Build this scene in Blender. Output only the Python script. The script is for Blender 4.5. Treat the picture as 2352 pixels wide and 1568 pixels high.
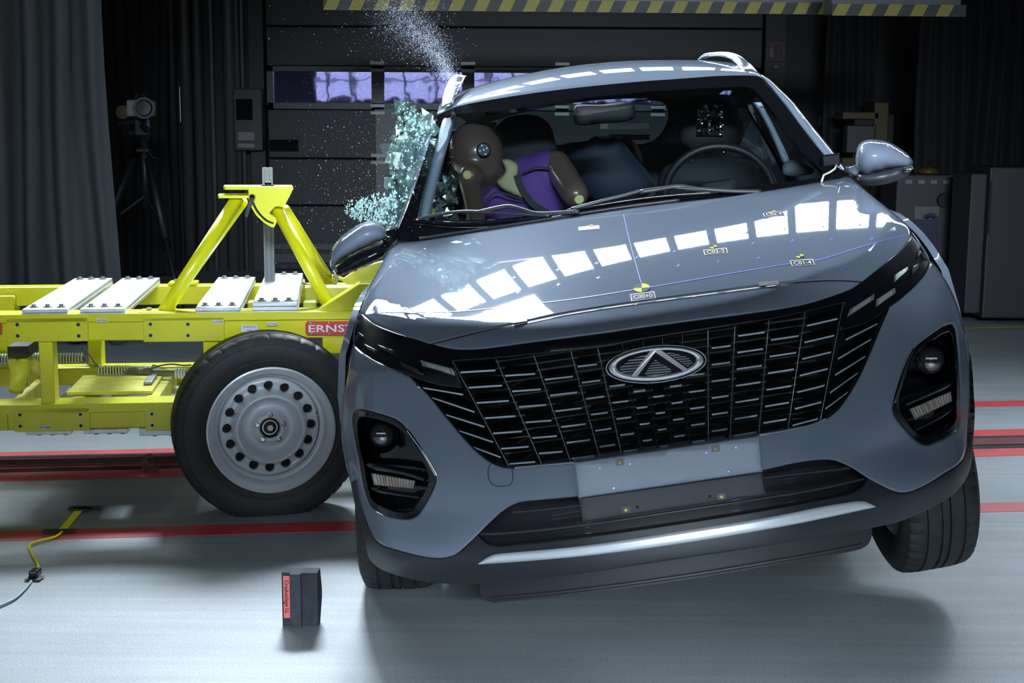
import bpy, math, random
import numpy as np
from mathutils import Vector, Matrix
from mathutils.geometry import delaunay_2d_cdt

for o in list(bpy.data.objects):
    bpy.data.objects.remove(o)
SC = bpy.context.scene
COL = SC.collection
random.seed(7)
RNG = np.random.default_rng(7)

# ------------------------------------------------------------------ camera
F_PX, CAM_H = 3200.0, 1.447
TH, RO = math.atan(494 / F_PX), math.radians(.35)
_x = np.array([1, 0, 0.]); _z = np.array([0, math.cos(TH), -math.sin(TH)]); _y = np.cross(_z, _x)
RC = np.array([[math.cos(RO), -math.sin(RO), 0], [math.sin(RO), math.cos(RO), 0], [0, 0, 1]]) @ np.stack([_x, _y, _z])
OC = np.array([0, 0, CAM_H])
cam = bpy.data.cameras.new('camera'); cam_o = bpy.data.objects.new('camera', cam); COL.objects.link(cam_o)
cam.sensor_width = 36; cam.lens = F_PX / 2352 * 36; cam.clip_start = .05; cam.clip_end = 200
mw = Matrix.Identity(4)
for i in range(3):
    mw[i][0] = RC[0][i]; mw[i][1] = -RC[1][i]; mw[i][2] = -RC[2][i]
mw[2][3] = CAM_H
cam_o.matrix_world = mw
SC.camera = cam_o

# ------------------------------------------------------------------ view, world
SC.view_settings.view_transform = 'Standard'; SC.view_settings.look = 'None'
SC.view_settings.gamma = 1; SC.view_settings.use_curve_mapping = False
SC.view_settings.exposure = 0.0
w = bpy.data.worlds.new('world'); SC.world = w; w.use_nodes = True
w.node_tree.nodes['Background'].inputs[0].default_value = (.55, .7, 1, 1)
w.node_tree.nodes['Background'].inputs[1].default_value = .02

def area(name, loc, aim, sx, sy, power, col=(.76, .88, 1), spread=180):
    l = bpy.data.lights.new(name, 'AREA'); l.shape = 'RECTANGLE'; l.size = sx; l.size_y = sy
    l.energy = power; l.color = col; l.spread = math.radians(spread)
    o = bpy.data.objects.new(name, l); COL.objects.link(o); o.location = loc
    o.rotation_euler = (Vector(aim) - Vector(loc)).to_track_quat('-Z', 'Y').to_euler()
    return o
# hall lamps: big bank hanging beyond the car, plus two added fills
KEY = area('bank_spot', (-1.2, 8.75, 4.1), (-.7, 2.2, 1.9), 1.1, .55, 255, spread=96)
FILL = area('front_fill_light', (.9, -2.6, 2.9), (.7, 3.6, .4), 3.0, 1.2, 500, spread=44)  # unseen fill added to brighten the car's front
SIDE = area('side_floor_fill', (3.6, 7.9, 3.9), (2.9, 5.6, 0), .8, .8, 24, spread=60)  # unseen fill added to brighten the floor on the right

# ------------------------------------------------------------------ materials
MATS = {}
def mat(name, col, rough=.5, metal=0., coat=0., coat_rough=.03, emit=None, emit_s=0, noise=0, nscale=20, bump=0, bscale=200,
        spec=.5, alpha=None, trans=0, ior=1.5):
    if name in MATS: return MATS[name]
    m = bpy.data.materials.new(name); m.use_nodes = True
    nt = m.node_tree; b = nt.nodes['Principled BSDF']
    b.inputs['Base Color'].default_value = (*col, 1); b.inputs['Roughness'].default_value = rough
    b.inputs['Metallic'].default_value = metal; b.inputs['Coat Weight'].default_value = coat
    b.inputs['Coat Roughness'].default_value = coat_rough; b.inputs['Specular IOR Level'].default_value = spec
    b.inputs['IOR'].default_value = ior
    if trans: b.inputs['Transmission Weight'].default_value = trans
    if emit: b.inputs['Emission Color'].default_value = (*emit, 1); b.inputs['Emission Strength'].default_value = emit_s
    tc = nt.nodes.new('ShaderNodeTexCoord')
    if noise:
        n = nt.nodes.new('ShaderNodeTexNoise'); n.inputs['Scale'].default_value = nscale; n.inputs['Detail'].default_value = 6
        nt.links.new(tc.outputs['Object'], n.inputs['Vector'])
        mr = nt.nodes.new('ShaderNodeMapRange'); mr.inputs[1].default_value = .3; mr.inputs[2].default_value = .7
        mr.inputs[3].default_value = 1 - noise; mr.inputs[4].default_value = 1 + noise
        nt.links.new(n.outputs[0], mr.inputs[0])
        mx = nt.nodes.new('ShaderNodeVectorMath'); mx.operation = 'SCALE'; mx.inputs[0].default_value = col
        nt.links.new(mr.outputs[0], mx.inputs['Scale']); nt.links.new(mx.outputs[0], b.inputs['Base Color'])
    if bump:
        n = nt.nodes.new('ShaderNodeTexNoise'); n.inputs['Scale'].default_value = bscale; n.inputs['Detail'].default_value = 3
        nt.links.new(tc.outputs['Object'], n.inputs['Vector'])
        bp = nt.nodes.new('ShaderNodeBump'); bp.inputs['Strength'].default_value = bump; bp.inputs['Distance'].default_value = .002
        nt.links.new(n.outputs[0], bp.inputs['Height']); nt.links.new(bp.outputs[0], b.inputs['Normal'])
    MATS[name] = m
    return m
PAINT = mat('silver_blue_paint', (.185, .225, .29), .45, .04, 1, .02, spec=0)
GLOSS = mat('gloss_black_plastic', (.006, .007, .01), .2, 0, .7, .03, spec=.1)
SATIN = mat('satin_black_plastic', (.035, .04, .048), .45, 0, .15, .3, noise=.12, nscale=60)
CLAD = mat('grey_black_cladding', (.021, .024, .031), .45, 0, .08, .3, bump=.2, bscale=600)
CHROME = mat('chrome', (.75, .8, .86), .08, 1)
DCHROME = mat('dark_chrome', (.5, .54, .6), .2, .65)
BRUSH = mat('satin_silver_trim', (.8, .86, .92), .3, .35, .4, .1)
RUBBER = mat('tyre_rubber', (.022, .024, .025), .6, noise=.3, nscale=30, bump=.25, bscale=300)
DARK = mat('deep_black', (.006, .006, .008), .7)
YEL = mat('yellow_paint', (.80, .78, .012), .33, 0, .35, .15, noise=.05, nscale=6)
YEL2 = mat('dusty_yellow_paint', (.60, .58, .06), .5, 0, .1, .3, noise=.2, nscale=14)
ALU = mat('aluminium_plate', (.78, .82, .86), .36, .6, noise=.12, nscale=25, bump=.15, bscale=90)
STEEL = mat('wheel_silver_paint', (.78, .83, .88), .36, .2, .3, .2, noise=.04, nscale=12)
BOLT = mat('zinc_bolt', (.5, .52, .5), .3, .9)
RED = mat('red_sign', (.62, .045, .05), .4)
WHITE = mat('white_print', (.85, .88, .9), .5, spec=.05)
BLACKP = mat('black_print', (.008, .008, .01), .5, spec=.05)
BLUE = mat('blue_marker', (.05, .08, .75), .5)
YMARK = mat('yellow_marker', (.85, .82, .02), .5, spec=.05)
TAPE = mat('black_tape', (.015, .016, .018), .55)
GREYTRIM = mat('grey_pillar_trim', (.42, .48, .55), .6)
FABRIC = mat('black_seat_fabric', (.018, .02, .024), .8, bump=.3, bscale=500)
WHITEPL = mat('white_plastic', (.72, .76, .78), .45)

def glass_mat(name, col, gloss=.5, rough=.02, base=(1, 1, 1), mixmin=.05):
    m = bpy.data.materials.new(name); m.use_nodes = True; nt = m.node_tree
    for n in list(nt.nodes): nt.nodes.remove(n)
    out = nt.nodes.new('ShaderNodeOutputMaterial'); mx = nt.nodes.new('ShaderNodeMixShader')
    tr = nt.nodes.new('ShaderNodeBsdfTransparent'); tr.inputs[0].default_value = (*col, 1)
    gl = nt.nodes.new('ShaderNodeBsdfGlossy'); gl.inputs['Roughness'].default_value = rough; gl.inputs[0].default_value = (*base, 1)
    fr = nt.nodes.new('ShaderNodeFresnel'); fr.inputs[0].default_value = 1.45
    mm = nt.nodes.new('ShaderNodeMath'); mm.operation = 'MULTIPLY_ADD'; mm.inputs[1].default_value = gloss; mm.inputs[2].default_value = mixmin
    nt.links.new(fr.outputs[0], mm.inputs[0]); nt.links.new(mm.outputs[0], mx.inputs[0])
    nt.links.new(tr.outputs[0], mx.inputs[1]); nt.links.new(gl.outputs[0], mx.inputs[2]); nt.links.new(mx.outputs[0], out.inputs[0])
    MATS[name] = m; return m
GLASS = glass_mat('windscreen_glass', (.64, .72, .75), .55, .01, mixmin=0)
LENS = glass_mat('clear_lens', (.85, .9, .92), .8, .03, mixmin=.05)
SHARD = glass_mat('cracked_green_glass', (.88, .93, .925), .6, .25, base=(.8, .93, .91), mixmin=.2)
CRUMB = mat('glass_crumbs', (.55, .78, .76), .25, 0, .5)

# ------------------------------------------------------------------ object helpers
def tag(o, label=None, cat=None, group=None, kind=None):
    if label: o['label'] = label
    if cat: o['category'] = cat
    if group: o['group'] = group
    if kind: o['kind'] = kind
    return o
def empty(name, label=None, cat=None, loc=(0, 0, 0), group=None, parent=None):
    o = bpy.data.objects.new(name, None); COL.objects.link(o); o.location = loc; o.empty_display_size = .1
    if parent: o.parent = parent
    return tag(o, label, cat, group)
def mkobj(name, V, Fc, m, parent=None, smooth=False, mi=None, sharp=None):
    me = bpy.data.meshes.new(name); me.from_pydata([tuple(map(float, v)) for v in V], [], [tuple(int(i) for i in f) for f in Fc])
    ms = m if isinstance(m, (list, tuple)) else [m]
    for q in ms: me.materials.append(q)
    if mi is not None: me.polygons.foreach_set('material_index', mi)
    if smooth: me.polygons.foreach_set('use_smooth', [True] * len(me.polygons))
    me.validate(); me.update()
    if sharp: me.set_sharp_from_angle(angle=math.radians(sharp))
    o = bpy.data.objects.new(name, me); COL.objects.link(o)
    if parent: o.parent = parent
    return o
class MB:
    def __init__(s): s.V = []; s.F = []; s.M = []
    def add(s, V, Fc, mi=0):
        n = len(s.V); s.V += [tuple(v) for v in V]; s.F += [tuple(i + n for i in f) for f in Fc]; s.M += [mi] * len(Fc); return s
    def box(s, a, b, mi=0, bev=0):
        (x0, y0, z0), (x1, y1, z1) = a, b
        x0, x1 = min(x0, x1), max(x0, x1); y0, y1 = min(y0, y1), max(y0, y1); z0, z1 = min(z0, z1), max(z0, z1)
        if not bev:
            V = [(x, y, z) for x in (x0, x1) for y in (y0, y1) for z in (z0, z1)]
            return s.add(V, [(0, 1, 3, 2), (4, 6, 7, 5), (0, 4, 5, 1), (2, 3, 7, 6), (0, 2, 6, 4), (1, 5, 7, 3)], mi)
        e = min(bev, (x1 - x0) * .45, (y1 - y0) * .45, (z1 - z0) * .45)
        import bmesh
        bm = bmesh.new(); bmesh.ops.create_cube(bm, size=1)
        for v in bm.verts: v.co = ((x0 + x1) / 2 + v.co.x * (x1 - x0), (y0 + y1) / 2 + v.co.y * (y1 - y0), (z0 + z1) / 2 + v.co.z * (z1 - z0))
        bmesh.ops.bevel(bm, geom=bm.edges[:], offset=e, segments=2, profile=.5, affect='EDGES')
        bm.verts.index_update(); V = [tuple(v.co) for v in bm.verts]; Fc = [tuple(v.index for v in f.verts) for f in bm.faces]; bm.free()
        return s.add(V, Fc, mi)
    def tube(s, pts, r, n=10, mi=0, cap=True, closed=False):
        pts = [np.array(p, float) for p in pts]; rs = r if hasattr(r, '__len__') else [r] * len(pts)
        rings = []; up = None
        for i, p in enumerate(pts):
            a = pts[max(i - 1, 0)] if not closed else pts[i - 1]; b = pts[min(i + 1, len(pts) - 1)] if not closed else pts[(i + 1) % len(pts)]
            t = b - a; t = t / (np.linalg.norm(t) + 1e-12)
            if up is None:
                up = np.array([0, 0, 1.]) if abs(t[2]) < .9 else np.array([1., 0, 0])
            u = np.cross(t, up); u /= np.linalg.norm(u) + 1e-12; v = np.cross(u, t); up = v
            rings.append([p + rs[i] * (math.cos(2 * math.pi * k / n) * u + math.sin(2 * math.pi * k / n) * v) for k in range(n)])
        V = [q for R in rings for q in R]; Fc = []
        m = len(pts)
        for i in range(m if closed else m - 1):
            j = (i + 1) % m
            for k in range(n):
                k2 = (k + 1) % n; Fc.append((i * n + k, i * n + k2, j * n + k2, j * n + k))
        if cap and not closed: Fc += [tuple(range(n))[::-1], tuple((m - 1) * n + k for k in range(n))]
        return s.add(V, Fc, mi)
    def cyl(s, a, b, r, n=12, mi=0, r2=None): return s.tube([a, b], [r, r if r2 is None else r2], n, mi)
    def lathe(s, prof, n=48, mi=0, close=False, M=None):
        # prof: (radius, axial) ; axis = local Y
        V = []; k = len(prof)
        for i in range(n):
            a = 2 * math.pi * i / n
            for r, y in prof: V.append((r * math.cos(a), y, r * math.sin(a)))
        Fc = []
        for i in range(n):
            j = (i + 1) % n
            for q in range(k - 1 + (1 if close else 0)):
                q2 = (q + 1) % k; Fc.append((i * k + q, j * k + q, j * k + q2, i * k + q2))
        if M is not None: V = [tuple(M @ Vector(v)) for v in V]
        return s.add(V, Fc, mi)
    def prism(s, poly, fa, fb, mi=0):
        # poly 2D list, fa/fb map 2D -> 3D for the two caps
        n = len(poly); V = [fa(p) for p in poly] + [fb(p) for p in poly]
        return s.add(V, [tuple(range(n)), tuple(range(2 * n - 1, n - 1, -1))] + [(i, (i + 1) % n, (i + 1) % n + n, i + n)[::-1] for i in range(n)], mi)
    def build(s, name, m, parent=None, smooth=False, sharp=None):
        return mkobj(name, s.V, s.F, m, parent, smooth or bool(sharp), s.M, sharp)
def fix_normals(o):
    import bmesh
    bm = bmesh.new(); bm.from_mesh(o.data); bmesh.ops.recalc_face_normals(bm, faces=bm.faces[:]); bm.to_mesh(o.data); bm.free(); return o
def textmesh(name, s, size, m, parent, M, align='CENTER', extrude=.0006, bold=0):
    c = bpy.data.curves.new(name, 'FONT'); c.body = s; c.size = size; c.align_x = align; c.align_y = 'CENTER'; c.extrude = extrude; c.offset = bold; c.resolution_u = 3
    t = bpy.data.objects.new(name, c); COL.objects.link(t)
    bpy.context.view_layer.update()
    me = bpy.data.meshes.new_from_object(t.evaluated_get(bpy.context.evaluated_depsgraph_get()))
    bpy.data.objects.remove(t)
    me.materials.clear(); me.materials.append(m); me.transform(M)
    o = bpy.data.objects.new(name, me); COL.objects.link(o)
    if parent: o.parent = parent
    return o

# ------------------------------------------------------------------ rays through the photograph's camera
def rays(px):
    px = np.atleast_2d(np.array(px, float))
    return np.c_[(px[:, 0] - 1176) / F_PX, (px[:, 1] - 784) / F_PX, np.ones(len(px))] @ RC
def gz(px, py, z=0):
    d = rays([(px, py)])[0]; return OC + d * (z - CAM_H) / d[2]
def wy(px, py, Y):
    d = rays([(px, py)])[0]; return OC + d * Y / d[1]
# trolley frame
YAW = math.radians(7.3); UX = np.array([math.cos(YAW), math.sin(YAW), 0]); UY = np.array([-math.sin(YAW), math.cos(YAW), 0])
P0 = gz(620, 1195, 0)
def tp(px, py, yt):
    d = rays([(px, py)])[0]; s = ((P0 + UY * yt - OC) @ UY) / (d @ UY); p = OC + d * s - P0
    return np.array([p @ UX, p @ UY, p[2]])
def tpz(px, py, z):
    p = gz(px, py, z) - P0; return np.array([p @ UX, p @ UY, z])
# car frame
MC = np.array([[0.987417, 0.045222, -0.151537], [-0.03576, 0.997271, 0.064593], [0.154045, -0.058361, 0.986339]])
TC = np.array([0.4671, 3.30486, 0.09445])
CC = MC.T @ (OC - TC)
def crays(px):
    return rays(px) @ MC
def cy(px, py, y):
    d = crays([(px, py)])[0]; return CC + d * (y - CC[1]) / d[1]

def spline(xs, ys, mirror=False):
    xs = np.array(xs, float); ys = np.array(ys, float)
    if mirror: xs = np.r_[-xs[:0:-1], xs]; ys = np.r_[ys[:0:-1], ys]
    n = len(xs); h = np.diff(xs); A = np.eye(n); r = np.zeros(n)
    for i in range(1, n - 1):
        A[i, i - 1] = h[i - 1]; A[i, i] = 2 * (h[i - 1] + h[i]); A[i, i + 1] = h[i]
        r[i] = 6 * ((ys[i + 1] - ys[i]) / h[i] - (ys[i] - ys[i - 1]) / h[i - 1])
    m = np.linalg.solve(A, r)
    def f(x):
        x = np.asarray(x, float); xc = np.clip(x, xs[0], xs[-1]); i = np.clip(np.searchsorted(xs, xc) - 1, 0, n - 2)
        t = xc - xs[i]; hh = h[i]; b = (ys[i + 1] - ys[i]) / hh - hh * (2 * m[i] + m[i + 1]) / 6
        v = ys[i] + t * (b + t * (m[i] / 2 + t * (m[i + 1] - m[i]) / (6 * hh)))
        s0 = (ys[1] - ys[0]) / h[0] - h[0] * (2 * m[0] + m[1]) / 6
        s1 = (ys[-1] - ys[-2]) / h[-1] + h[-1] * (m[-2] + 2 * m[-1]) / 6
        return v + np.where(x > xs[-1], (x - xs[-1]) * s1, 0) + np.where(x < xs[0], (x - xs[0]) * s0, 0)
    return f
G_PLAN = spline([0, .13, .2, .286, .38, .5, .6, .68, .8, .87, .91, .93], [0, .008, .02, .05, .11, .2, .275, .345, .475, .60, .74, .95], True)
Y_PROF = spline([.0, .1, .2, .27, .33, .4, .5, .6, .75, .86, .93, 1.05, 1.2], [.12, .06, .01, -.045, -.085, -.082, -.09, -.103, -.105, -.1, -.075, -.02, .05])
H_PROF = spline([-.3, -.1, 0, .12, .3, .5, .85, 1.0, 1.2, 1.4], [.82, .905, .94, .975, 1.022, 1.07, 1.148, 1.178, 1.212, 1.24])
def GF(P):   # fascia: positive inside
    x, y, z = P[..., 0], P[..., 1], P[..., 2]; a = np.abs(x)
    s = np.clip((a - .5) / .26, 0, 1); s = s * s * (3 - 2 * s)
    lean = np.maximum(z - .85, 0) * .95 * s
    # lower corner crease: concave scoop beside the number plate / under the lamps
    bump = .028 * np.exp(-((a - .62) / .16) ** 2 - ((z - .36) / .07) ** 2) - .016 * np.exp(-((a - .60) / .14) ** 2 - ((z - .47) / .05) ** 2)
    return y - (Y_PROF(z) + G_PLAN(x) + lean - bump)
def HD(x, y): return H_PROF(y) - .07 * (np.abs(x) / .75) ** 2 * (1 - .3 * np.clip(y, 0, 1.2)) - 1.5 * np.maximum(np.abs(x) - .74, 0) ** 1.5
def GH(P): return HD(P[..., 0], P[..., 1]) - P[..., 2]
def GB(P):   # nose = fascia and bonnet, rounded where they meet
    a, b, k = GF(P), GH(P), .035
    h = np.clip(.5 + .5 * (b - a) / k, 0, 1); return b * (1 - h) + a * h - k * h * (1 - h)
def GW(P):
    x, y, z = P[..., 0], P[..., 1], P[..., 2]
    return y - (.97 + 1.22 * (z - 1.15) + .13 * (x / .6) ** 2)
def solve(G, px, off=0., y0=-.4, y1=1.9, N=230):
    px = np.atleast_2d(np.array(px, float)); d = crays(px); d = d / d[:, 1:2]
    off = np.broadcast_to(np.asarray(off, float), (len(px),))
    ys = np.linspace(y0, y1, N); t = ys[None, :] - CC[1]
    P = CC + d[:, None, :] * t[:, :, None]; g = G(P) + off[:, None]
    pos = g > 0; first = pos.argmax(1); ok = pos.any(1); first = np.where(ok, first, g.argmax(1))
    hi = ys[first].copy(); lo = ys[np.maximum(first - 1, 0)].copy()
    for _ in range(22):
        mid = (lo + hi) / 2; gm = G(CC + d * (mid - CC[1])[:, None]) + off; lo = np.where(ok & (gm <= 0), mid, lo); hi = np.where(ok & (gm > 0), mid, hi)
    y = np.where(ok, (lo + hi) / 2, ys[first]); return CC + d * (y - CC[1])[:, None]
def grad(G, P, e=1e-4):
    g = np.stack([G(P + e * np.eye(3)[i]) - G(P - e * np.eye(3)[i]) for i in range(3)], -1); return -g / (np.linalg.norm(g, axis=-1, keepdims=True) + 1e-12)

def cr(pts, step=7):
    p = np.array(pts, float)
    if len(p) < 3:
        n = max(2, int(np.linalg.norm(p[-1] - p[0]) / step) + 1); return np.linspace(p[0], p[-1], n)
    q = np.vstack([2 * p[0] - p[1], p, 2 * p[-1] - p[-2]]); out = []
    for i in range(1, len(q) - 2):
        L = np.linalg.norm(q[i + 1] - q[i]); n = max(1, int(L / step))
        d1 = np.linalg.norm(q[i] - q[i - 1]) ** .5 + 1e-6; d2 = L ** .5 + 1e-6; d3 = np.linalg.norm(q[i + 2] - q[i + 1]) ** .5 + 1e-6
        m1 = d2 * ((q[i] - q[i - 1]) / d1 - (q[i + 1] - q[i - 1]) / (d1 + d2) + (q[i + 1] - q[i]) / d2)
        m2 = d2 * ((q[i + 1] - q[i]) / d2 - (q[i + 2] - q[i]) / (d2 + d3) + (q[i + 2] - q[i + 1]) / d3)
        for k in range(n):
            t = k / n; out.append((2 * t ** 3 - 3 * t ** 2 + 1) * q[i] + (t ** 3 - 2 * t ** 2 + t) * m1 + (-2 * t ** 3 + 3 * t ** 2) * q[i + 1] + (t ** 3 - t ** 2) * m2)
    out.append(p[-1]); return np.array(out)
def loop(*curves, step=7):
    P = np.vstack([cr(c, step) for c in curves]); keep = [0]
    for i in range(1, len(P)):
        if np.linalg.norm(P[i] - P[keep[-1]]) > 1.2: keep.append(i)
    while len(keep) > 3 and np.linalg.norm(P[keep[-1]] - P[keep[0]]) < 1.2: keep.pop()
    return P[keep]
def ring(c, step=7):     # closed smooth curve
    c = np.array(c, float); n = len(c); e = np.vstack([c[-2:], c, c[:3]]); P = cr(e, step)
    i0 = np.argmin(np.linalg.norm(P - c[0], axis=1)); 
    # cut one period
    s = [i for i in range(len(P)) if np.linalg.norm(P[i] - c[0]) < 1e-6]; P = P[s[0]:s[1]] if len(s) > 1 else P
    return P
def inside(poly, P):
    x, y = P[:, 0], P[:, 1]; r = np.zeros(len(P), bool); n = len(poly)
    for i in range(n):
        x0, y0 = poly[i]; x1, y1 = poly[(i + 1) % n]
        if y0 == y1: continue
        c = ((y0 > y) != (y1 > y)) & (x < (x1 - x0) * (y - y0) / (y1 - y0) + x0); r ^= c
    return r
def dist(poly, P):
    a = poly; b = np.roll(poly, -1, 0); d = np.full(len(P), 1e9)
    for i in range(len(a)):
        e = b[i] - a[i]; L = e @ e + 1e-12; t = np.clip(((P - a[i]) @ e) / L, 0, 1); q = P - (a[i] + t[:, None] * e); d = np.minimum(d, np.hypot(q[:, 0], q[:, 1]))
    return d
def panel(name, outer, m, parent, G=GB, holes=(), off=0., step=16, roll=None, skirt=(.0, .02, 0), mapper=None, smooth=True, y1=1.9, y0=-.4, unit=1., nrm=True):
    # an area bounded in the photograph, laid on the surface G at its true depth; edges rolled over and given thickness
    outer = np.array(outer, float); holes = [np.array(h, float) for h in holes]; loops = [outer] + holes
    P = [outer] + holes; edges = []; n = 0
    for L in loops:
        edges += [(n + i, n + (i + 1) % len(L)) for i in range(len(L))]; n += len(L)
    nb = n
    mn, mx = outer.min(0), outer.max(0); gx, gy = np.meshgrid(np.arange(mn[0] + step * .37, mx[0], step), np.arange(mn[1] + step * .41, mx[1], step))
    gx = gx + (np.arange(gx.shape[0]) % 2)[:, None] * step / 2
    Q = np.c_[gx.ravel(), gy.ravel()]
    cand = [Q]
    if roll:
        for L in loops:
            t = np.roll(L, -1, 0) - np.roll(L, 1, 0); nn = np.c_[-t[:, 1], t[:, 0]]; nn /= np.linalg.norm(nn, axis=1)[:, None] + 1e-9
            for w_ in (roll[0] * .35, roll[0]):
                for sg in (1, -1): cand.append(('r', L + nn * w_ * sg, w_))
    pts = list(np.vstack(P)); alld = lambda A: np.min([dist(L, A) for L in loops], 0)
    def ok(A):
        r = inside(outer, A)
        for h in holes: r &= ~inside(h, A)
        return r
    for c in cand[1:]:
        A = c[1]; k = ok(A); A = A[k]
        if len(A): A = A[alld(A) > c[2] * .8]; pts += list(A)
    k = ok(Q); Q = Q[k]
    if len(Q): Q = Q[alld(Q) > (roll[0] * 1.4 if roll else step * .45)]; pts += list(Q)
    res = delaunay_2d_cdt([Vector(p) for p in pts], edges, [], 0, 1e-4)
    V2 = np.array([(v.x, v.y) for v in res[0]]); T = np.array([f for f in res[2]]); 
    cen = V2[T].mean(1); kk = ok(cen); T = T[kk]
    offs = np.full(len(V2), float(off)) if np.isscalar(off) else off(V2)
    dd = None
    if roll:
        dd = alld(V2); u = np.clip(1 - dd / roll[0], 0, 1); offs = offs - roll[1] * (1 - np.sqrt(np.clip(1 - u * u, 0, 1)))
    if mapper is None:
        P3 = solve(G, V2, offs, y0, y1)
    else: P3 = mapper(V2, offs)
    a, b, c = P3[T[:, 0]], P3[T[:, 1]], P3[T[:, 2]]; N = np.cross(b - a, c - a); cen3 = (a + b + c) / 3
    if mapper is None: fl = np.einsum('ij,ij->i', N, cen3 - CC) > 0
    else: fl = np.einsum('ij,ij->i', N, cen3 - np.array([0, 2., .5])) < 0
    T[fl] = T[fl][:, ::-1]
    faces = [tuple(t) for t in T]; V = list(P3); nf = len(faces)
    if skirt is not None:
        cnt = {}
        for f in faces:
            for i in range(3): cnt[(f[i], f[(i + 1) % 3])] = 1
        be = [e for e in cnt if (e[1], e[0]) not in cnt]; mp = {}
        sk = np.array(skirt)
        def dup(i):
            if i not in mp: mp[i] = len(V); V.append(P3[i] + sk)
            return mp[i]
        # separate skirt verts so that the edge stays crisp
        tp_ = {}
        def top(i):
            if i not in tp_: tp_[i] = len(V); V.append(P3[i])
            return tp_[i]
        for (i, j) in be: faces.append((top(j), top(i), dup(i), dup(j)))
    o = mkobj(name, V, faces, m, parent, smooth)
    if nrm and mapper is None and smooth:
        me = o.data; vn = np.zeros(len(V) * 3); me.vertices.foreach_get('normal', vn); vn = vn.reshape(-1, 3)
        gn = grad(G, P3); use = np.ones(len(P3), bool)
        if dd is not None: use = dd >= roll[0] * .98
        vn[:len(P3)][use] = gn[use]
        me.normals_split_custom_set_from_vertices([tuple(v) for v in vn])
    return o
def strip_px(name, pts, width, m, parent, G=GB, off=.002, thick=.0, step=6, y1=1.9):
    # thin band following a picture line across the surface
    c = cr(pts, step); t = np.gradient(c, axis=0); n = np.c_[-t[:, 1], t[:, 0]]; n /= np.linalg.norm(n, axis=1)[:, None]
    a = solve(G, c + n * width / 2, off, y1=y1); b = solve(G, c - n * width / 2, off, y1=y1); k = len(c)
    V = list(a) + list(b); Fc = [(i, i + 1, k + i + 1, k + i) for i in range(k - 1)]
    if thick:
        mid = solve(G, c, off + thick, y1=y1); V += list(mid); Fc = [(i, i + 1, 2 * k + i + 1, 2 * k + i) for i in range(k - 1)] + [(2 * k + i, 2 * k + i + 1, k + i + 1, k + i) for i in range(k - 1)]
    return mkobj(name, V, Fc, m, parent, True)

# ------------------------------------------------------------------ hall
def struct(name, mb, m, parent=None, **k):
    o = mb.build(name, m, parent, **k)
    if not parent: o['kind'] = 'structure'
    return o
def floor_mat():
    m = mat('epoxy_floor', (.20, .228, .245), .52, noise=.16, nscale=1.6, bump=.35, bscale=420, spec=.6)
    nt = m.node_tree; b = nt.nodes['Principled BSDF']
    # fine speckle and rubber streaks running with the rail
    tc = nt.nodes.new('ShaderNodeTexCoord'); mp = nt.nodes.new('ShaderNodeMapping'); mp.inputs['Scale'].default_value = (.6, 14, 1); mp.inputs['Rotation'].default_value = (0, 0, -YAW)
    n = nt.nodes.new('ShaderNodeTexNoise'); n.inputs['Scale'].default_value = 1.2; n.inputs['Detail'].default_value = 8
    sp = nt.nodes.new('ShaderNodeTexNoise'); sp.inputs['Scale'].default_value = 160; sp.inputs['Detail'].default_value = 2
    nt.links.new(tc.outputs['Object'], mp.inputs[0]); nt.links.new(mp.outputs[0], n.inputs['Vector']); nt.links.new(tc.outputs['Object'], sp.inputs['Vector'])
    a = nt.nodes.new('ShaderNodeMapRange'); a.inputs[1].default_value = .35; a.inputs[2].default_value = .75; a.inputs[3].default_value = 1.08; a.inputs[4].default_value = .82
    c = nt.nodes.new('ShaderNodeMapRange'); c.inputs[1].default_value = .3; c.inputs[2].default_value = .7; c.inputs[3].default_value = .78; c.inputs[4].default_value = 1.22
    nt.links.new(n.outputs[0], a.inputs[0]); nt.links.new(sp.outputs[0], c.inputs[0])
    mu = nt.nodes.new('ShaderNodeMath'); mu.operation = 'MULTIPLY'; nt.links.new(a.outputs[0], mu.inputs[0]); nt.links.new(c.outputs[0], mu.inputs[1])
    src = b.inputs['Base Color'].links[0].from_socket; vm = nt.nodes.new('ShaderNodeVectorMath'); vm.operation = 'SCALE'
    nt.links.new(src, vm.inputs[0]); nt.links.new(mu.outputs[0], vm.inputs['Scale']); nt.links.new(vm.outputs[0], b.inputs['Base Color'])
    return m
floor = struct('floor', MB().box((-7, -5, -.3), (8, 14.3, 0)), floor_mat())
WALL = mat('dark_wall_panel', (.02, .022, .026), .7, noise=.1, nscale=3)
CEIL = mat('dark_ceiling', (.012, .013, .015), .8)
struct('wall_back', MB().box((-7, 14.15, 0), (8, 14.35, 6.2)), WALL)
struct('wall_left', MB().box((-7.2, -5, 0), (-7, 14.3, 6.2)), CEIL)
struct('wall_right', MB().box((8, -5, 0), (8.2, 14.3, 6.2)), CEIL)
struct('wall_front', MB().box((-7, -5.2, 0), (8, -5, 6.2)), CEIL)
struct('ceiling', MB().box((-7.2, -5.2, 6.2), (8.2, 14.4, 6.4)), CEIL)
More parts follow.
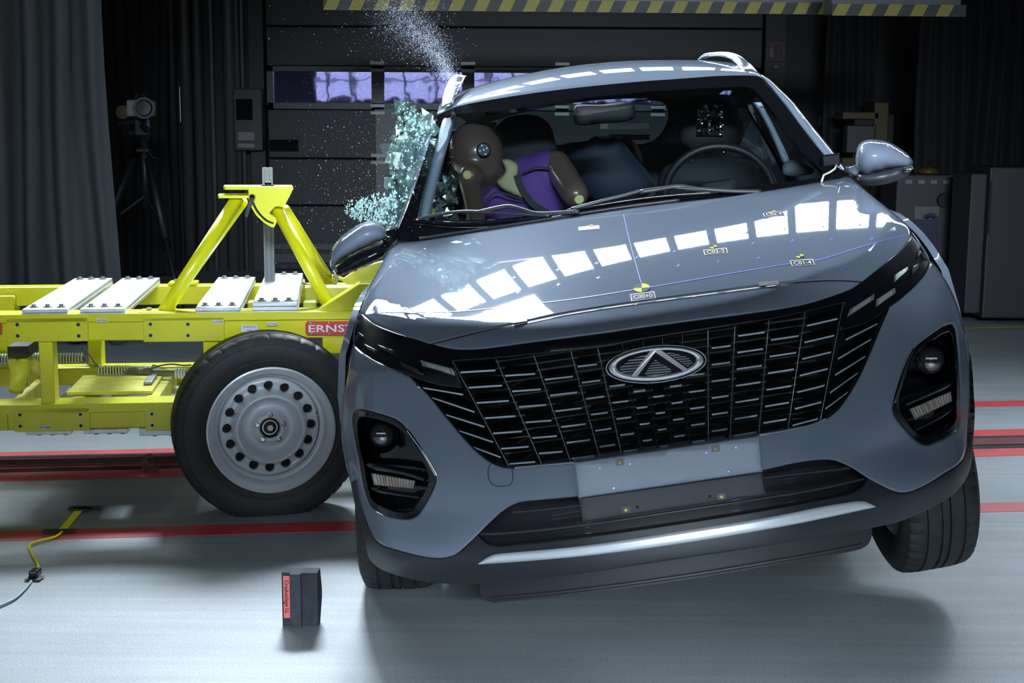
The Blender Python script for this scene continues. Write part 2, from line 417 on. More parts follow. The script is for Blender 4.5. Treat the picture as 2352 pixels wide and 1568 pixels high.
# painted lines and the guide rail let into the floor
LINEM = mat('red_floor_paint', (.46, .035, .045), .45, noise=.14, nscale=9)
def floor_strip(name, L, Rr, wL, wR, m, z0=.0, z1=.0012):
    a = gz(*L); b = gz(*Rr); d = (b - a) / np.linalg.norm(b - a); n = np.array([-d[1], d[0], 0]); a2 = a - d * 2.6; b2 = b + d * 2.2
    def rect(p0, p1, w): return [p0 - n * w / 2, p1 - n * w / 2, p1 + n * w / 2, p0 + n * w / 2]
    q = rect(a2, b2, (wL + wR) / 2); V = [(*v[:2], z0) for v in q] + [(*v[:2], z1) for v in q]
    return mkobj(name, V, [(3, 2, 1, 0), (4, 5, 6, 7), (0, 1, 5, 4), (1, 2, 6, 5), (2, 3, 7, 6), (3, 0, 4, 7)], m, floor)
floor_strip('floor_line', (0, 1231), (2352, 1163), .125, .125, LINEM)
floor_strip('floor_line', (0, 1071), (2352, 1014), .53, .53, LINEM)
floor_strip('floor_line', (0, 962), (2352, 926), .14, .14, LINEM)
SLOT = mat('rail_slot_black', (.004, .004, .004), .9)
floor_strip('rail_slot', (0, 1051), (2352, 1003), .05, .05, SLOT, z1=.0024)
floor_strip('rail_slot', (0, 1082), (2352, 1025), .06, .06, SLOT, z1=.0024)
STEELB = mat('rail_steel', (.16, .06, .06), .35, .3)
floor_strip('guide_rail', (0, 1066), (2352, 1014), .13, .13, STEELB, z1=.006)
HATCH = mat('green_yellow_tape', (.35, .5, .05), .6)
def hatch(name, L, Rr, w, n):
    a = gz(*L); b = gz(*Rr); d = b - a; ln = np.linalg.norm(d); d /= ln; nn = np.array([-d[1], d[0], 0]); k = MB(); s = ln / n
    for i in range(n):
        p = a + d * s * (i + .05); q = p + d * s * .9; V = [p, q, q + nn * w + d * w * .4, p + nn * w + d * w * .4]
        k.add([(*v[:2], .0014) for v in V], [(0, 1, 2, 3)])
    return k.build(name, HATCH, floor)
hatch('marking_tape', (1700, 768), (2352, 752), .06, 30); hatch('marking_tape', (1700, 738), (2352, 723), .06, 26)
hatch('marking_tape', (0, 776), (420, 770), .1, 14)

# back wall: sectional gate with glazed row
DOORM = mat('gate_panel_grey', (.022, .024, .028), .6, noise=.08, nscale=5)
FRAMEM = mat('gate_frame_grey', (.055, .06, .07), .5, .2)
door = empty('door_1', loc=(0, 14, 0)); door['kind'] = 'structure'
def wp(px, py, Y=14.0): p = wy(px, py, Y); return p
gx0 = wp(617, 400)[0]; gx1 = wp(1745, 300)[0]
zs = [0, wp(700, 566)[2], wp(700, 472)[2], wp(700, 364)[2], wp(700, 250)[2], wp(700, 152)[2], wp(700, 60)[2], wp(700, -60)[2]]
xs = [gx0, wp(868, 300)[0], wp(1075, 300)[0], wp(1290, 300)[0], wp(1510, 300)[0], gx1]
for i in range(len(zs) - 1):
    if i == 4: continue
    MBx = MB().box((gx0, 14.02 - 14, zs[i] + .008), (gx1, .1, zs[i + 1] - .008), bev=.006); MBx.build('gate_panel', DOORM, door)
for i in range(len(xs) - 1):     # window row
    a, b, z0, z1 = xs[i] + .06, xs[i + 1] - .06, zs[4], zs[5]
    k = MB().box((xs[i], .0, z0), (xs[i + 1], .1, z0 + .06)).box((xs[i], .0, z1 - .05), (xs[i + 1], .1, z1)).box((xs[i], 0, z0), (a, .1, z1)).box((b, 0, z0), (xs[i + 1], .1, z1))
    f = k.build('window_frame', FRAMEM, door)
WPANE = mat('gate_window_pane', (.16, .16, .34), .03, .75, 0, .04, bump=.0)
nt = WPANE.node_tree; bs = nt.nodes['Principled BSDF']     # wavy acrylic panes mirror the lamp bank
tcx = nt.nodes.new('ShaderNodeTexCoord'); nz = nt.nodes.new('ShaderNodeTexNoise'); nz.inputs['Scale'].default_value = 3.2; nz.inputs['Detail'].default_value = 2
bpn = nt.nodes.new('ShaderNodeBump'); bpn.inputs['Strength'].default_value = .5; bpn.inputs['Distance'].default_value = .0025
nt.links.new(tcx.outputs['Object'], nz.inputs['Vector']); nt.links.new(nz.outputs[0], bpn.inputs['Height']); nt.links.new(bpn.outputs[0], bs.inputs['Normal']); nt.links.new(bpn.outputs[0], bs.inputs['Coat Normal'])
for i in range(len(xs) - 1):
    a, b = xs[i] + .06, xs[i + 1] - .06
    MB().box((a, .04, zs[4] + .06), (b, .06, zs[5] - .05)).build('window_pane', WPANE, door)
for i in range(1, len(xs) - 1):   # hinge straps
    for z in zs[1:6]: MB().box((xs[i] - .07, -.015, z - .05), (xs[i] + .07, .0, z - .02)).box((xs[i] - .07, -.015, z + .02), (xs[i] + .07, .0, z + .05)).build('hinge', mat('hinge_zinc', (.14, .145, .15), .4, .6), door)
k = MB().box((xs[1] - .02, -.01, 0), (xs[1] + .18, .02, zs[4])); k.build('wicket_door_frame', mat('wicket_grey', (.10, .10, .12), .5), door)
MB().box((gx0 - .04, -.03, zs[1] - .16), (xs[1], .0, zs[1] - .07)).box((gx0 - .04, -.03, zs[1] - .03), (xs[1], .0, zs[1] + .03)).build('cross_bar', FRAMEM, door)
tx = wp(655, 333); MB().tube([(tx[0] - .14, -.05, tx[2]), (tx[0] + .14, -.05, tx[2])], .055, 12).build('gate_handle', GLOSS, door)
for nme, x, wd in (('trim_1', gx0 - .16, .14), ('trim_2', gx1 + .02, .2)):
    struct(nme, MB().box((x, 13.95, 0), (x + wd, 14.15, 5.4)), mat('gate_post', (.02, .022, .026), .6))
# left of the gate: racking uprights and conduits on the back wall
for i, (px, wd, br) in enumerate([(352, .03, .05), (398, .05, .03), (430, .06, .06), (458, .05, .06), (490, .02, .12), (530, .06, .07), (548, .03, .06), (560, .02, .1)]):
    x = wp(px, 300, 13.9)[0]; o = MB().tube([(x, 13.9, 0), (x, 13.9, 5.5)], wd, 8).build('wall_conduit' if i % 2 else 'wall_pipe', mat('pipe_%d' % i, (br, br, br * 1.1), .5), None, True)
    tag(o, ['thin dark vertical pipe on the back wall, furthest left behind the tripod', 'dark vertical conduit on back wall just right of the tripod head', 'dark grey vertical pipe on back wall left of the pale thin conduit', 'second dark grey conduit on back wall beside the pale thin pipe', 'thin pale vertical pipe on the back wall left of the switch box', 'dark thick conduit running behind the wall switch box', 'dark vertical pipe right behind the wall switch box', 'thin grey conduit closest to the gate frame'][i], 'pipe', 'pipes on the back wall')
x, _, z = wp(573, 275, 13.9)
sb = empty('switch_box', 'dark wall switch box with pale button strip left of the gate', 'switch box', (x, 13.9, z))
MB().box((-.14, -.08, -.3), (.14, .25, .3), bev=.01).build('housing', mat('switch_housing', (.03, .032, .036), .5), sb)
MB().box((-.1, -.09, -.2), (.06, -.08, -.12)).box((-.1, -.09, -.27), (.06, -.08, -.23)).build('button_strip', mat('pale_strip', (.18, .18, .18), .5), sb)
MB().box((-.11, -.1, .0), (.05, -.08, .2)).build('display', GLOSS, sb)

# curtains
CURT = mat('grey_curtain', (.062, .07, .084), .85, noise=.06, nscale=2)
CURTD = mat('dark_curtain', (.02, .022, .026), .9, noise=.1, nscale=2)
def curtain(name, xa, xb, Y, z0, z1, folds, amp, m, label, skew=.0, slant=0):
    n = folds * 14; V = []; rr = random.Random(40 + folds); ph = [rr.uniform(.6, 1.5) for _ in range(folds + 2)]; k = 14
    for j in range(k + 1):
        z = z1 + (z0 - z1) * j / k
        for i in range(n + 1):
            t = i / n; u = t * folds; q = int(u); a = amp * (ph[q] * (1 - (u - q)) + ph[q + 1] * (u - q))
            x = xa + (xb - xa) * t + slant * (j / k) * (t) + .03 * math.sin(j * .5 + q); y = Y + a * (math.sin(2 * math.pi * u + .5 * math.sin(j * .3 + q)) * (.75 + .35 * j / k)) + skew * t
            V.append((x, y, z))
    Fc = [(j * (n + 1) + i, j * (n + 1) + i + 1, (j + 1) * (n + 1) + i + 1, (j + 1) * (n + 1) + i) for j in range(k) for i in range(n)]
    o = mkobj(name, V, Fc, m, None, True); tag(o, label, 'curtain', 'hall curtains'); return o
xl = wy(0, 300, 9.05)[0]; xr = wy(222, 100, 9.05)[0]
curtain('curtain', xl - .9, xr, 9.15, .02, 5.0, 7, .085, CURT, 'long grey curtain with deep folds at the left edge, in front of the others', slant=.07)
curtain('curtain', wy(215, 200, 12.6)[0], wy(338, 200, 12.6)[0], 12.9, .02, 5.2, 6, .06, CURTD, 'dark curtain hanging behind the camera tripod', skew=.5)
curtain('curtain', wy(2120, 200, 12.2)[0], wy(2420, 200, 12.2)[0], 12.3, .02, 5.2, 9, .06, mat('dark_curtain2', (.015, .017, .021), .9), 'dark grey curtain with narrow folds at the right edge of the hall')
curtain('curtain', wy(1905, 200, 13.2)[0], wy(2010, 200, 13.2)[0], 13.3, .02, 5.2, 4, .05, mat('dark_curtain3', (.016, .018, .022), .9), 'narrow dark curtain to the right of the gate behind the yellow machine')

# fire extinguisher sign on its dark post
x, _, z = wp(1782, 118, 13.9); sg = empty('fire_sign', 'dim red fire extinguisher sign on the dark post right of the gate', 'sign', (x, 13.92, z))
SRED = mat('sign_red_dim', (.05, .012, .014), .6); SWH = mat('sign_white_dim', (.12, .11, .11), .6)
MB().box((-.085, 0, -.09), (.085, .02, .09), 0).build('sign_plate', SRED, sg)
MB().box((-.08, -.004, -.085), (.08, -.001, -.08)).box((-.08, -.004, .08), (.08, -.001, .085)).box((-.08, -.004, -.085), (-.075, -.001, .085)).box((.075, -.004, -.085), (.08, -.001, .085)).build('sign_border', SWH, sg)
MB().box((-.055, -.004, -.06), (-.02, -.001, .03)).box((-.045, -.004, .035), (-.03, -.001, .055)).box((-.06, -.004, .055), (-.03, -.001, .062)).build('extinguisher_symbol', SWH, sg)
k = MB()
for i in range(4): k.tube([(.02 + i * .004, -.002, -.05 + i * .02), (.035 + i * .005, -.002, -.02 + i * .02), (.06, -.002, .0 + i * .02)], .005, 5)
k.build('flame_symbol', SWH, sg)
x, _, z = wp(1782, 153, 13.93); MBs = MB(); MBs.lathe([(.0, 0), (.033, 0), (.033, .015), (0, .015)], 20); o = MBs.build('round_sign', SRED, None); o.location = (x, 13.93, z); tag(o, 'small dim round sign just under the fire extinguisher sign', 'sign')
MB().box((-.018, -.005, -.012), (.018, -.002, .012)).build('arrow', SWH, o)

# right background: cabinet, trolley case, yellow machine
def boxy(name, px0, px1, pyt, pyb, Y, D, m, label, cat, zfloor=True):
    a = wy(px0, pyb, Y); b = wy(px1, pyt, Y); z0 = 0.04 if zfloor else a[2]; e = empty(name, label, cat, ((a[0] + b[0]) / 2, Y, 0))
    hw = (b[0] - a[0]) / 2; MB().box((-hw, 0, z0), (hw, D, b[2]), bev=.012).build('body', m, e); return e, hw, z0, b[2]
GREYC = mat('cabinet_grey', (.028, .03, .034), .55)
e, hw, z0, z1 = boxy('tool_cabinet', 2052, 2192, 402, 590, 11.2, .5, GREYC, 'grey workshop cabinet with a dark blue front panel and white fan print', 'cabinet')
BLUED = mat('dark_blue_panel', (.012, .014, .05), .5)
MB().box((-hw * .35, -.012, z0 + (z1 - z0) * .42), (hw * .52, 0, z0 + (z1 - z0) * .66)).build('blue_panel', BLUED, e)
MB().box((-hw * .35, -.012, z0 + (z1 - z0) * .662), (hw * .52, 0, z0 + (z1 - z0) * .76)).build('pale_panel', mat('pale_panel', (.10, .105, .115), .5), e)
k = MB()
for i in range(9):
    a = math.radians(20 + i * 17.5); c0 = (0.05, z0 + (z1 - z0) * .66); k.tube([(c0[0] + .015 * math.cos(a), -.014, c0[1] + .015 * math.sin(a)), (c0[0] + .07 * math.cos(a), -.014, c0[1] + .055 * math.sin(a))], .004, 4)
k.build('fan_print', BLUED, e)
MB().box((-hw * .98, -.008, z1 - .075), (hw * .98, .5, z1 - .03)).build('worktop', mat('worktop_dark', (.03, .03, .034), .5), e)
k = MB()
for i in range(6): k.box((-hw * .7 + i * .1, -.01, z1 - .07), (-hw * .7 + i * .1 + .05, -.008, z1 - .04))
k.build('label_row', mat('pale_strip2', (.16, .16, .16), .5), e)
MB().lathe([(0, -.03), (.055, -.03), (.06, 0)], 18, M=Matrix.Translation((hw * .68, 0, z1 - .2))).build('round_port', DARK, e)
for s in (-1, 1): MB().lathe([(0, -.02), (.04, -.02), (.04, .02), (0, .02)], 12, M=Matrix.Translation((s * hw * .8, .1, .04)) @ Matrix.Rotation(math.pi / 2, 4, 'Z')).build('castor', DARK, e)
o = MB().lathe([(0, 0), (.08, 0), (.09, .02), (.05, .05), (0, .06)], 20, M=Matrix.Rotation(math.pi / 2, 4, 'X')).build('warning_lamp', mat('amber_dim', (.09, .06, .01), .4), None, True)
p = wy(2140, 386, 11.4); o.location = (p[0], 11.5, z1 + .001); tag(o, 'low amber lamp standing on the grey workshop cabinet', 'lamp')
e, hw, z0, z1 = boxy('storage_case', 2262, 2420, 385, 612, 10.4, .6, mat('case_grey', (.024, .026, .03), .5), 'large pale grey equipment case at the right edge', 'case')
MB().box((-hw - .12, .05, z0 + .03), (-hw, .5, z1 - .05), bev=.01).build('side_trim', mat('case_side', (.025, .028, .032), .5), e)
MB().box((-hw, -.006, z1 - .5), (-hw + .02, 0, z1 - .1)).build('handle', DARK, e)
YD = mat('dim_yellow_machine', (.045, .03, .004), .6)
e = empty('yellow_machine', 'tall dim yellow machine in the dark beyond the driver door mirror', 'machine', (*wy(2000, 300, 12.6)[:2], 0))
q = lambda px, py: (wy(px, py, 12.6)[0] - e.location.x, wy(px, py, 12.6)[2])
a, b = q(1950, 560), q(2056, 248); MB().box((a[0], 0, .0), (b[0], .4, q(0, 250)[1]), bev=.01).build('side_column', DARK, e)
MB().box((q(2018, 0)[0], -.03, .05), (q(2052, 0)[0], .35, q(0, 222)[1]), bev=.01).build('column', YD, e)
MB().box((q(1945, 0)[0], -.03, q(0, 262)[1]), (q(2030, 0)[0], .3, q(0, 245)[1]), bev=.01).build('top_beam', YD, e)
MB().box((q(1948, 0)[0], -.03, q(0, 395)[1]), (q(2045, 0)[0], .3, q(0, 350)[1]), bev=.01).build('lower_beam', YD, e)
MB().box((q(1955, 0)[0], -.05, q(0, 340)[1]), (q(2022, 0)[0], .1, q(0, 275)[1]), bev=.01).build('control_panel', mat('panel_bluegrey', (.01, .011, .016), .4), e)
o = MB().box((0, 0, 0), (.11, .02, .11)).build('notice', mat('notice_dim', (.1, .1, .1), .6), None); p = wy(1880, 290, 14.1); o.location = (p[0], 14.12, p[2]); tag(o, 'small dim square notice on the wall right of the windscreen pillar', 'notice')

# hazard striped crane beams carrying the lamp bank
HZY = mat('hazard_yellow', (.17, .15, .015), .6); HZB = mat('hazard_black', (.012, .012, .012), .6); BEAM = mat('beam_grey', (.05, .055, .06), .5)
def hazard_beam(pa, pb, Y, label, sz=.07):
    a = wy(*pa, Y); L = wy(*pb, Y)[0] - a[0]; ang = YAW * .3; e = empty('crane_beam', label, 'beam', tuple(a), 'striped crane beams'); e.rotation_euler = (0, 0, ang)
    MB().box((0, .02, -.02), (L, .2, .16)).build('beam_box', BEAM, e)
    n = int(L / (sz * 2.1)); s = L / n
    for i in range(n):
        x = i * s; MB().add([(x, 0, -sz * .5), (x + s * .5, 0, -sz * .5), (x + s * .72, 0, sz * .5), (x + s * .22, 0, sz * .5), (x, .02, -sz * .5), (x + s * .5, .02, -sz * .5), (x + s * .72, .02, sz * .5), (x + s * .22, .02, sz * .5)],
            [(0, 1, 2, 3), (0, 4, 5, 1), (3, 2, 6, 7), (1, 5, 6, 2), (0, 3, 7, 4)]).build('yellow_stripe', HZY, e)
    MB().box((0, .008, -sz * .5), (L + s * .2, .025, sz * .5)).build('black_band', HZB, e)
    return e
hazard_beam((742, 9), (1945, 38), 9.3, 'long yellow and black striped crane beam across the top of the hall', .075)
hazard_beam((1912, 22), (2212, 30), 8.7, 'short yellow and black striped beam at top right, by the lit lamp field', .07)

# the lamp bank: fields of bright tubes, seen mirrored in the bonnet, roof and gate panes
LEDM = mat('lamp_diffuser', (.9, .9, .9), .5, emit=(.8, .92, 1), emit_s=30)
HOUS = mat('bank_housing', (.05, .055, .06), .5, .3)
def lamp_bank(label, loc, rx, rz, nx, ny, px, py, m, lines=5, dots=11):
    bank = empty('lamp_bank', label, 'lamp bank', loc, 'lamp banks'); bank.rotation_euler = (rx, 0, rz); fld = None
    for i in range(nx):
        for j in range(ny):
            if fld is None:
                hw_ = (py - .14) / (lines - 1) * .36; fr = MB().box((.03, .03, .03), (px - .03, py - .03, .09)).build('lamp_field', HOUS, bank); t = MB()
                for q in range(lines):
                    yy = .07 + q * (py - .14) / (lines - 1)
                    for r in range(dots):
                        xx = .035 + r * (px - .07) / dots; w_ = (px - .07) / dots; t.box((xx, yy - hw_, .0), (xx + w_ * .84, yy + hw_, .03))
                tb = t.build('lamp_tube', m, fr); fld = (fr, tb)
            else:
                fr = fld[0].copy(); COL.objects.link(fr); fr.parent = bank; tb = fld[1].copy(); COL.objects.link(tb); tb.parent = fr
            fr.location = (i * px, j * py, 0)
    MB().box((-.05, -.06, .09), (nx * px + .05, ny * py + .06, .14)).build('bank_frame', HOUS, bank)
    return bank
lamp_bank('long row of bright tube lamp fields hanging above and behind the car', (-4.6, 8.47, 3.56), math.radians(-86), YAW * .3, 30, 1, .33, .45, LEDM, 5, 9)
lamp_bank('short upper row of bright tube lamp fields above the left part of the long row', (-4.3, 8.3, 4.03), math.radians(-86), YAW * .3, 6, 1, .33, .45, LEDM, 5, 9)
LEDF = mat('front_lamp_diffuser', (.9, .9, .9), .5, emit=(.86, .93, 1), emit_s=2.7)
lamp_bank('row of dimmer tube lamp fields hanging behind the viewpoint', (4.4, -.9, 2.75), math.radians(-60), math.pi, 16, 2, .55, .45, LEDF, 4, 6)

# camera on tripod far left
p = wy(340, 270, 10.5); TB = mat('tripod_black', (.012, .012, .014), .5)
e = empty('camera_tripod', 'black tripod carrying the white camera before the dark curtain', 'tripod', (p[0], p[1], 0))
Z = lambda py: wy(330, py, 10.5)[2]; X = lambda px: wy(px, 400, 10.5)[0] - p[0]
ctr = X(333)
for a, b in (((X(312), -.05, Z(365)), (X(256), -.3, Z(530))), ((X(345), -.05, Z(365)), (X(402), -.3, Z(560))), ((X(336), .0, Z(365)), (X(362), .3, Z(600)))):
    a = np.array(a); b = np.array(b); d = b - a; t1 = (0.02 - a[2]) / d[2] * .999; k = MB().tube([a, a + d * .9 * min(1, t1)], .03, 8).tube([a + d * .85, a + d * t1], .02, 8); k.build('leg', TB, e, True)
MB().tube([(ctr, 0, Z(480)), (ctr, 0, Z(310))], .03, 10).build('centre_column', TB, e, True)
MB().tube([(ctr, -.02, Z(450)), (X(285), -.15, Z(490))], .012, 6).tube([(ctr, -.02, Z(450)), (X(375), -.15, Z(500))], .012, 6).build('spreader', TB, e)
MB().box((X(318), -.06, Z(350)), (X(348), .06, Z(340)), bev=.01).build('shoulder', TB, e)
MB().tube([(X(345), -.03, Z(348)), (X(358), -.05, Z(362)), (X(373), -.06, Z(364))], .01, 6).build('crank', TB, e)
MB().box((X(316), -.05, Z(312)), (X(345), .05, Z(272)), bev=.01).tube([(X(280), -.1, Z(286)), (X(312), 0, Z(280))], .02, 8).tube([(X(338), -.1, Z(288)), (X(356), -.15, Z(298))], .022, 8).tube([(X(300), 0, Z(306)), (X(335), 0, Z(306))], .018, 8).build('pan_head', TB, e)
c = empty('hall_camera', 'white bodied camera with a large black lens on the tripod', 'camera', (p[0], p[1], Z(270)))
Zc = lambda py: Z(py) - Z(270)
MB().box((X(303), -.1, Zc(268)), (X(352), .15, Zc(230)), bev=.015).build('camera_body', mat('camera_white', (.24, .25, .26), .5), c)
Ml = Matrix.Translation((X(338), -.1, Zc(249))) @ Matrix.Rotation(.35, 4, 'Z')
MB().lathe([(0, 0), (.062, 0), (.064, -.1), (.058, -.14), (.075, -.145), (.078, -.2), (.06, -.2), (.052, -.16), (0, -.155)], 24, M=Ml).build('lens', TB, c, True, 40)
MB().tube([(X(317), 0, Zc(228)), (X(320), 0, Zc(216)), (X(336), 0, Zc(217)), (X(340), 0, Zc(228))], .012, 6).build('carry_handle', TB, c)
MB().lathe([(0, 0), (.05, 0), (.05, .08), (0, .08)], 16, M=Matrix.Translation((X(286), 0, Zc(258)))).build('side_lamp', mat('camera_ring', (.09, .08, .02), .5), c)
p = wy(417, 240, 14.1); o = MB().box((-.016, 0, -.175), (.016, .04, .175)).build('white_strip', mat('strip_white', (.7, .72, .74), .5, emit=(.9, .95, 1), emit_s=.25), None); o.location = tuple(p); tag(o, 'thin upright white strip on the wall right of the tripod camera', 'strip')  # plain white strip with a faint glow added to its material
MB().box((-.09, .0, -.2), (-.016, .05, .15), bev=.01).build('bracket', TB, o)

# ------------------------------------------------------------------ floor items
# rubber wheel chock standing on end
g = gz(640 + 48, 1441); ck = empty('wheel_chock', 'black rubber wheel chock standing on end with a red label', 'wheel chock', tuple(g)); ck.rotation_euler = (0, 0, math.radians(-2))
CH = mat('chock_rubber', (.04, .045, .055), .8, noise=.2, nscale=40, spec=.15)
H_ = .162; W_ = .052
side = [(0, 0), (0, H_), (.062, H_), (.088, .088), (.088, .066), (.05, 0)]
k = MB()
for x0, x1, y in ((-W_, -.026, .012), (.006, W_, .012)):
    poly = [(y if p[0] == 0 else p[0], p[1]) for p in side]; k.prism(poly, lambda p: (x0, p[0], p[1]), lambda p: (x1, p[0], p[1]))
k.build('side_block', CH, ck)
k = MB(); k.prism([(-.004, -.0), (-.004, H_), (.062, H_), (.082, .09), (.082, .066), (.045, 0)], lambda p: (-.026, p[0], p[1]), lambda p: (.006, p[0], p[1])); fix_normals(k.build('centre_rib', mat('chock_rubber2', (.05, .056, .068), .8, noise=.2, nscale=40, spec=.15), ck))
fix_normals(ck.children[0])
MB().box((-.0475, .0108, .025), (-.029, .0122, .152)).build('red_label', mat('pink_red_label', (.85, .18, .17), .5), ck)
textmesh('label_text', 'Crashanlage LL', .0165, BLACKP, ck, Matrix.Translation((-.0385, .0104, .089)) @ Matrix.Rotation(math.pi / 2, 4, 'X') @ Matrix.Rotation(-math.pi / 2, 4, 'Z'))

# trigger tape on the floor
def flat_strip(k, pts, w, z):
    P = [gz(*p) for p in pts]; P = [np.array(p[:2]) for p in P]; C_ = cr(P, .02); t = np.gradient(C_, axis=0); n = np.c_[-t[:, 1], t[:, 0]]; n /= np.linalg.norm(n, axis=1)[:, None]
    V = [(*(c + s * m_ * w / 2), zz) for zz in (z, z + .0018) for c, m_ in zip(C_, n) for s in (-1, 1)]; m_ = len(C_); Fc = []
    for i in range(m_ - 1): a = 2 * m_ + 2 * i; Fc += [(a, a + 2, a + 3, a + 1)]; b = 2 * i; Fc += [(b, b + 2, a + 2, a), (b + 1, a + 1, a + 3, b + 3)]
    k.add(V, Fc)
tg = empty('trigger_tape', 'flat yellow trigger strip taped to the floor at lower left', 'trigger strip', tuple(gz(165, 1195)))
def under(o, e):     # keep world-space mesh under a moved empty
    o.data.transform(Matrix.Translation(-Vector(e.location))); o.parent = e; return o
k = MB(); flat_strip(k, [(184, 1171), (142, 1221)], .03, .003); under(k.build('strip', YMARK, None), tg)
k = MB(); pts = [gz(*p, .008) for p in [(142, 1221), (128, 1232), (95, 1240), (70, 1250), (72, 1268), (84, 1290), (88, 1300), (80, 1318)]]
k.tube(cr(pts, .02), .0045, 6); under(k.build('yellow_lead', YMARK, None, True), tg)
k = MB(); pts = [gz(*p, .006) for p in [(72, 1334), (55, 1355), (28, 1378), (-10, 1395), (-60, 1420)]]; k.tube(cr(pts, .03), .0042, 6); under(k.build('grey_cable', mat('cable_grey', (.3, .33, .35), .5), None, True), tg)
k = MB(); q = gz(79, 1327, 0); k.box((q[0] - .013, q[1] - .02, .002), (q[0] + .016, q[1] + .03, .028), bev=.006); under(k.build('connector', GLOSS, None), tg)
for pts in ([(158, 1168), (234, 1168)], [(165, 1172), (210, 1172)], [(100, 1222), (174, 1222)], [(62, 1330), (98, 1331)]):
    k = MB(); flat_strip(k, pts, .045, .0045); under(k.build('tape_patch', TAPE, None), tg)
# towing hook standing in the guide rail
g = gz(347, 1082); hk = empty('tow_hook', 'rusty steel tow hook standing up from the guide rail slot', 'hook', tuple(g)); hk.rotation_euler = (0, 0, YAW)
u = .0018; hp = [(-18, 0), (-20, 14), (-20, 26), (-16, 36), (-8, 41), (2, 41), (6, 36), (5, 30), (-2, 34), (-7, 30), (-10, 22), (-8, 16), (0, 12), (8, 16), (16, 16), (14, 10), (16, 0)]
k = MB(); k.prism([(a * u, b * u) for a, b in hp], lambda p: (p[0], -.008, p[1]), lambda p: (p[0], .012, p[1])); fix_normals(k.build('hook_plate', mat('rusty_steel', (.13, .09, .07), .45, .6, noise=.4, nscale=60), hk))

# ------------------------------------------------------------------ the car
car = empty('car', 'silver blue compact SUV with black grille, tilted by a side impact', 'car')
M4 = Matrix.Identity(4)
for i in range(3):
    for j in range(3): M4[i][j] = MC[i][j]
    M4[i][3] = TC[i]
car.matrix_world = M4
SK = (0, .022, 0)
# --- outlines traced from the photograph (px of the 2352 x 1568 frame)
hood_left = [(893, 559), (888, 575), (880, 600), (862, 632), (846, 662), (834, 694), (827, 716)]
hood_fl = [(827, 716), (838, 725), (860, 742.5), (907, 762.6), (949.6, 776), (990, 789)]
seam = [(990, 789), (1070, 769), (1137, 753.6), (1210.7, 738), (1300, 719.8), (1400, 703.5), (1506.8, 688.5), (1655, 669), (1792.7, 651.3), (1850, 646), (1897.7, 643.4), (1940, 643.5), (1979, 646)]
hood_fr = [(1979, 646), (2042.7, 595), (2070.8, 569.8), (2090.5, 546)]
hood_right = [(2090.5, 546), (2091, 533), (2086.6, 519.4), (2042.6, 481), (1998.6, 446), (1969, 420), (1952, 403.6)]
hood_rear = [(1952, 403.6), (1887, 417), (1822, 428.5), (1752, 440), (1676, 451), (1560, 464), (1433, 480), (1321, 497), (1181, 519), (1054, 539), (964, 553), (893, 559)]
lip_bot = [(990, 789), (1021, 797), (1047.8, 801.4), (1092.5, 801.4), (1137, 797), (1226, 785), (1315.7, 773.7), (1400, 762.6), (1461.5, 753.5), (1623, 732), (1752, 715), (1849, 698), (1930, 672.5), (1960, 660), (1979, 646)]
band_low_l = [(822.4, 720), (813.5, 751.4), (811.3, 785), (824.6, 802.8), (860, 827), (914, 852), (943, 865)]
grille_l = [(943, 865), (980.9, 903), (1025.5, 957), (1070, 1010), (1101.4, 1041.6), (1128, 1061), (1152, 1071), (1181.8, 1074)]
grille_b = [(1181.8, 1074), (1248.7, 1067.5), (1315.7, 1061.7), (1429, 1045.5), (1558.5, 1027.7), (1687.7, 1008), (1744.3, 998.6), (1817, 985.7), (1865.5, 975), (1897.8, 961)]
grille_r = [(1897.8, 961), (1923.6, 940.5), (1943, 914.6), (1972, 866), (2001, 801.5), (2022, 750), (2041, 707.3)]
band_low_r = [(2041, 707.3), (2070.8, 684.8), (2104.5, 654), (2127, 626), (2135.4, 598), (2121.3, 569.8), (2104.5, 544.5), (2092, 530)]
strip_low = [(1041, 830), (1137, 823), (1226, 814), (1315.7, 805), (1400, 795), (1461.5, 783), (1623, 757), (1765, 734), (1849, 716), (1940, 695)]
sil_l = [(811.5, 790), (804, 827), (797, 867), (789, 910), (785, 955), (784, 990), (787, 1030), (796, 1075), (806, 1110)]
sil_r = [(2221.5, 994), (2224, 960), (2229, 900), (2228, 850), (2224, 794), (2213, 743.8), (2194, 687.6), (2172, 642.7), (2139, 601), (2135.4, 598)]
clad_top_l = [(819, 1100), (829, 1151), (841, 1192), (859.6, 1234), (878, 1250), (912.6, 1262), (953.4, 1273), (984, 1279.5), (1014.6, 1281), (1045, 1273.4), (1065.6, 1257), (1098, 1226.5), (1126.8, 1198), (1157.4, 1171.4), (1190.3, 1154), (1241.4, 1147.5), (1324.3, 1140)]
clad_top = clad_top_l + [(1540, 1109), (1755.9, 1078.7), (1815.4, 1065), (1879, 1055.7), (1913, 1056.5), (1951.4, 1071.4), (1991, 1096.3), (2022.7, 1113.3), (2047, 1125), (2071, 1130.7), (2095.4, 1126.6), (2134, 1108.4), (2168, 1086.6), (2199.6, 1066), (2211.7, 1051), (2219, 1023.6), (2221.5, 994)]
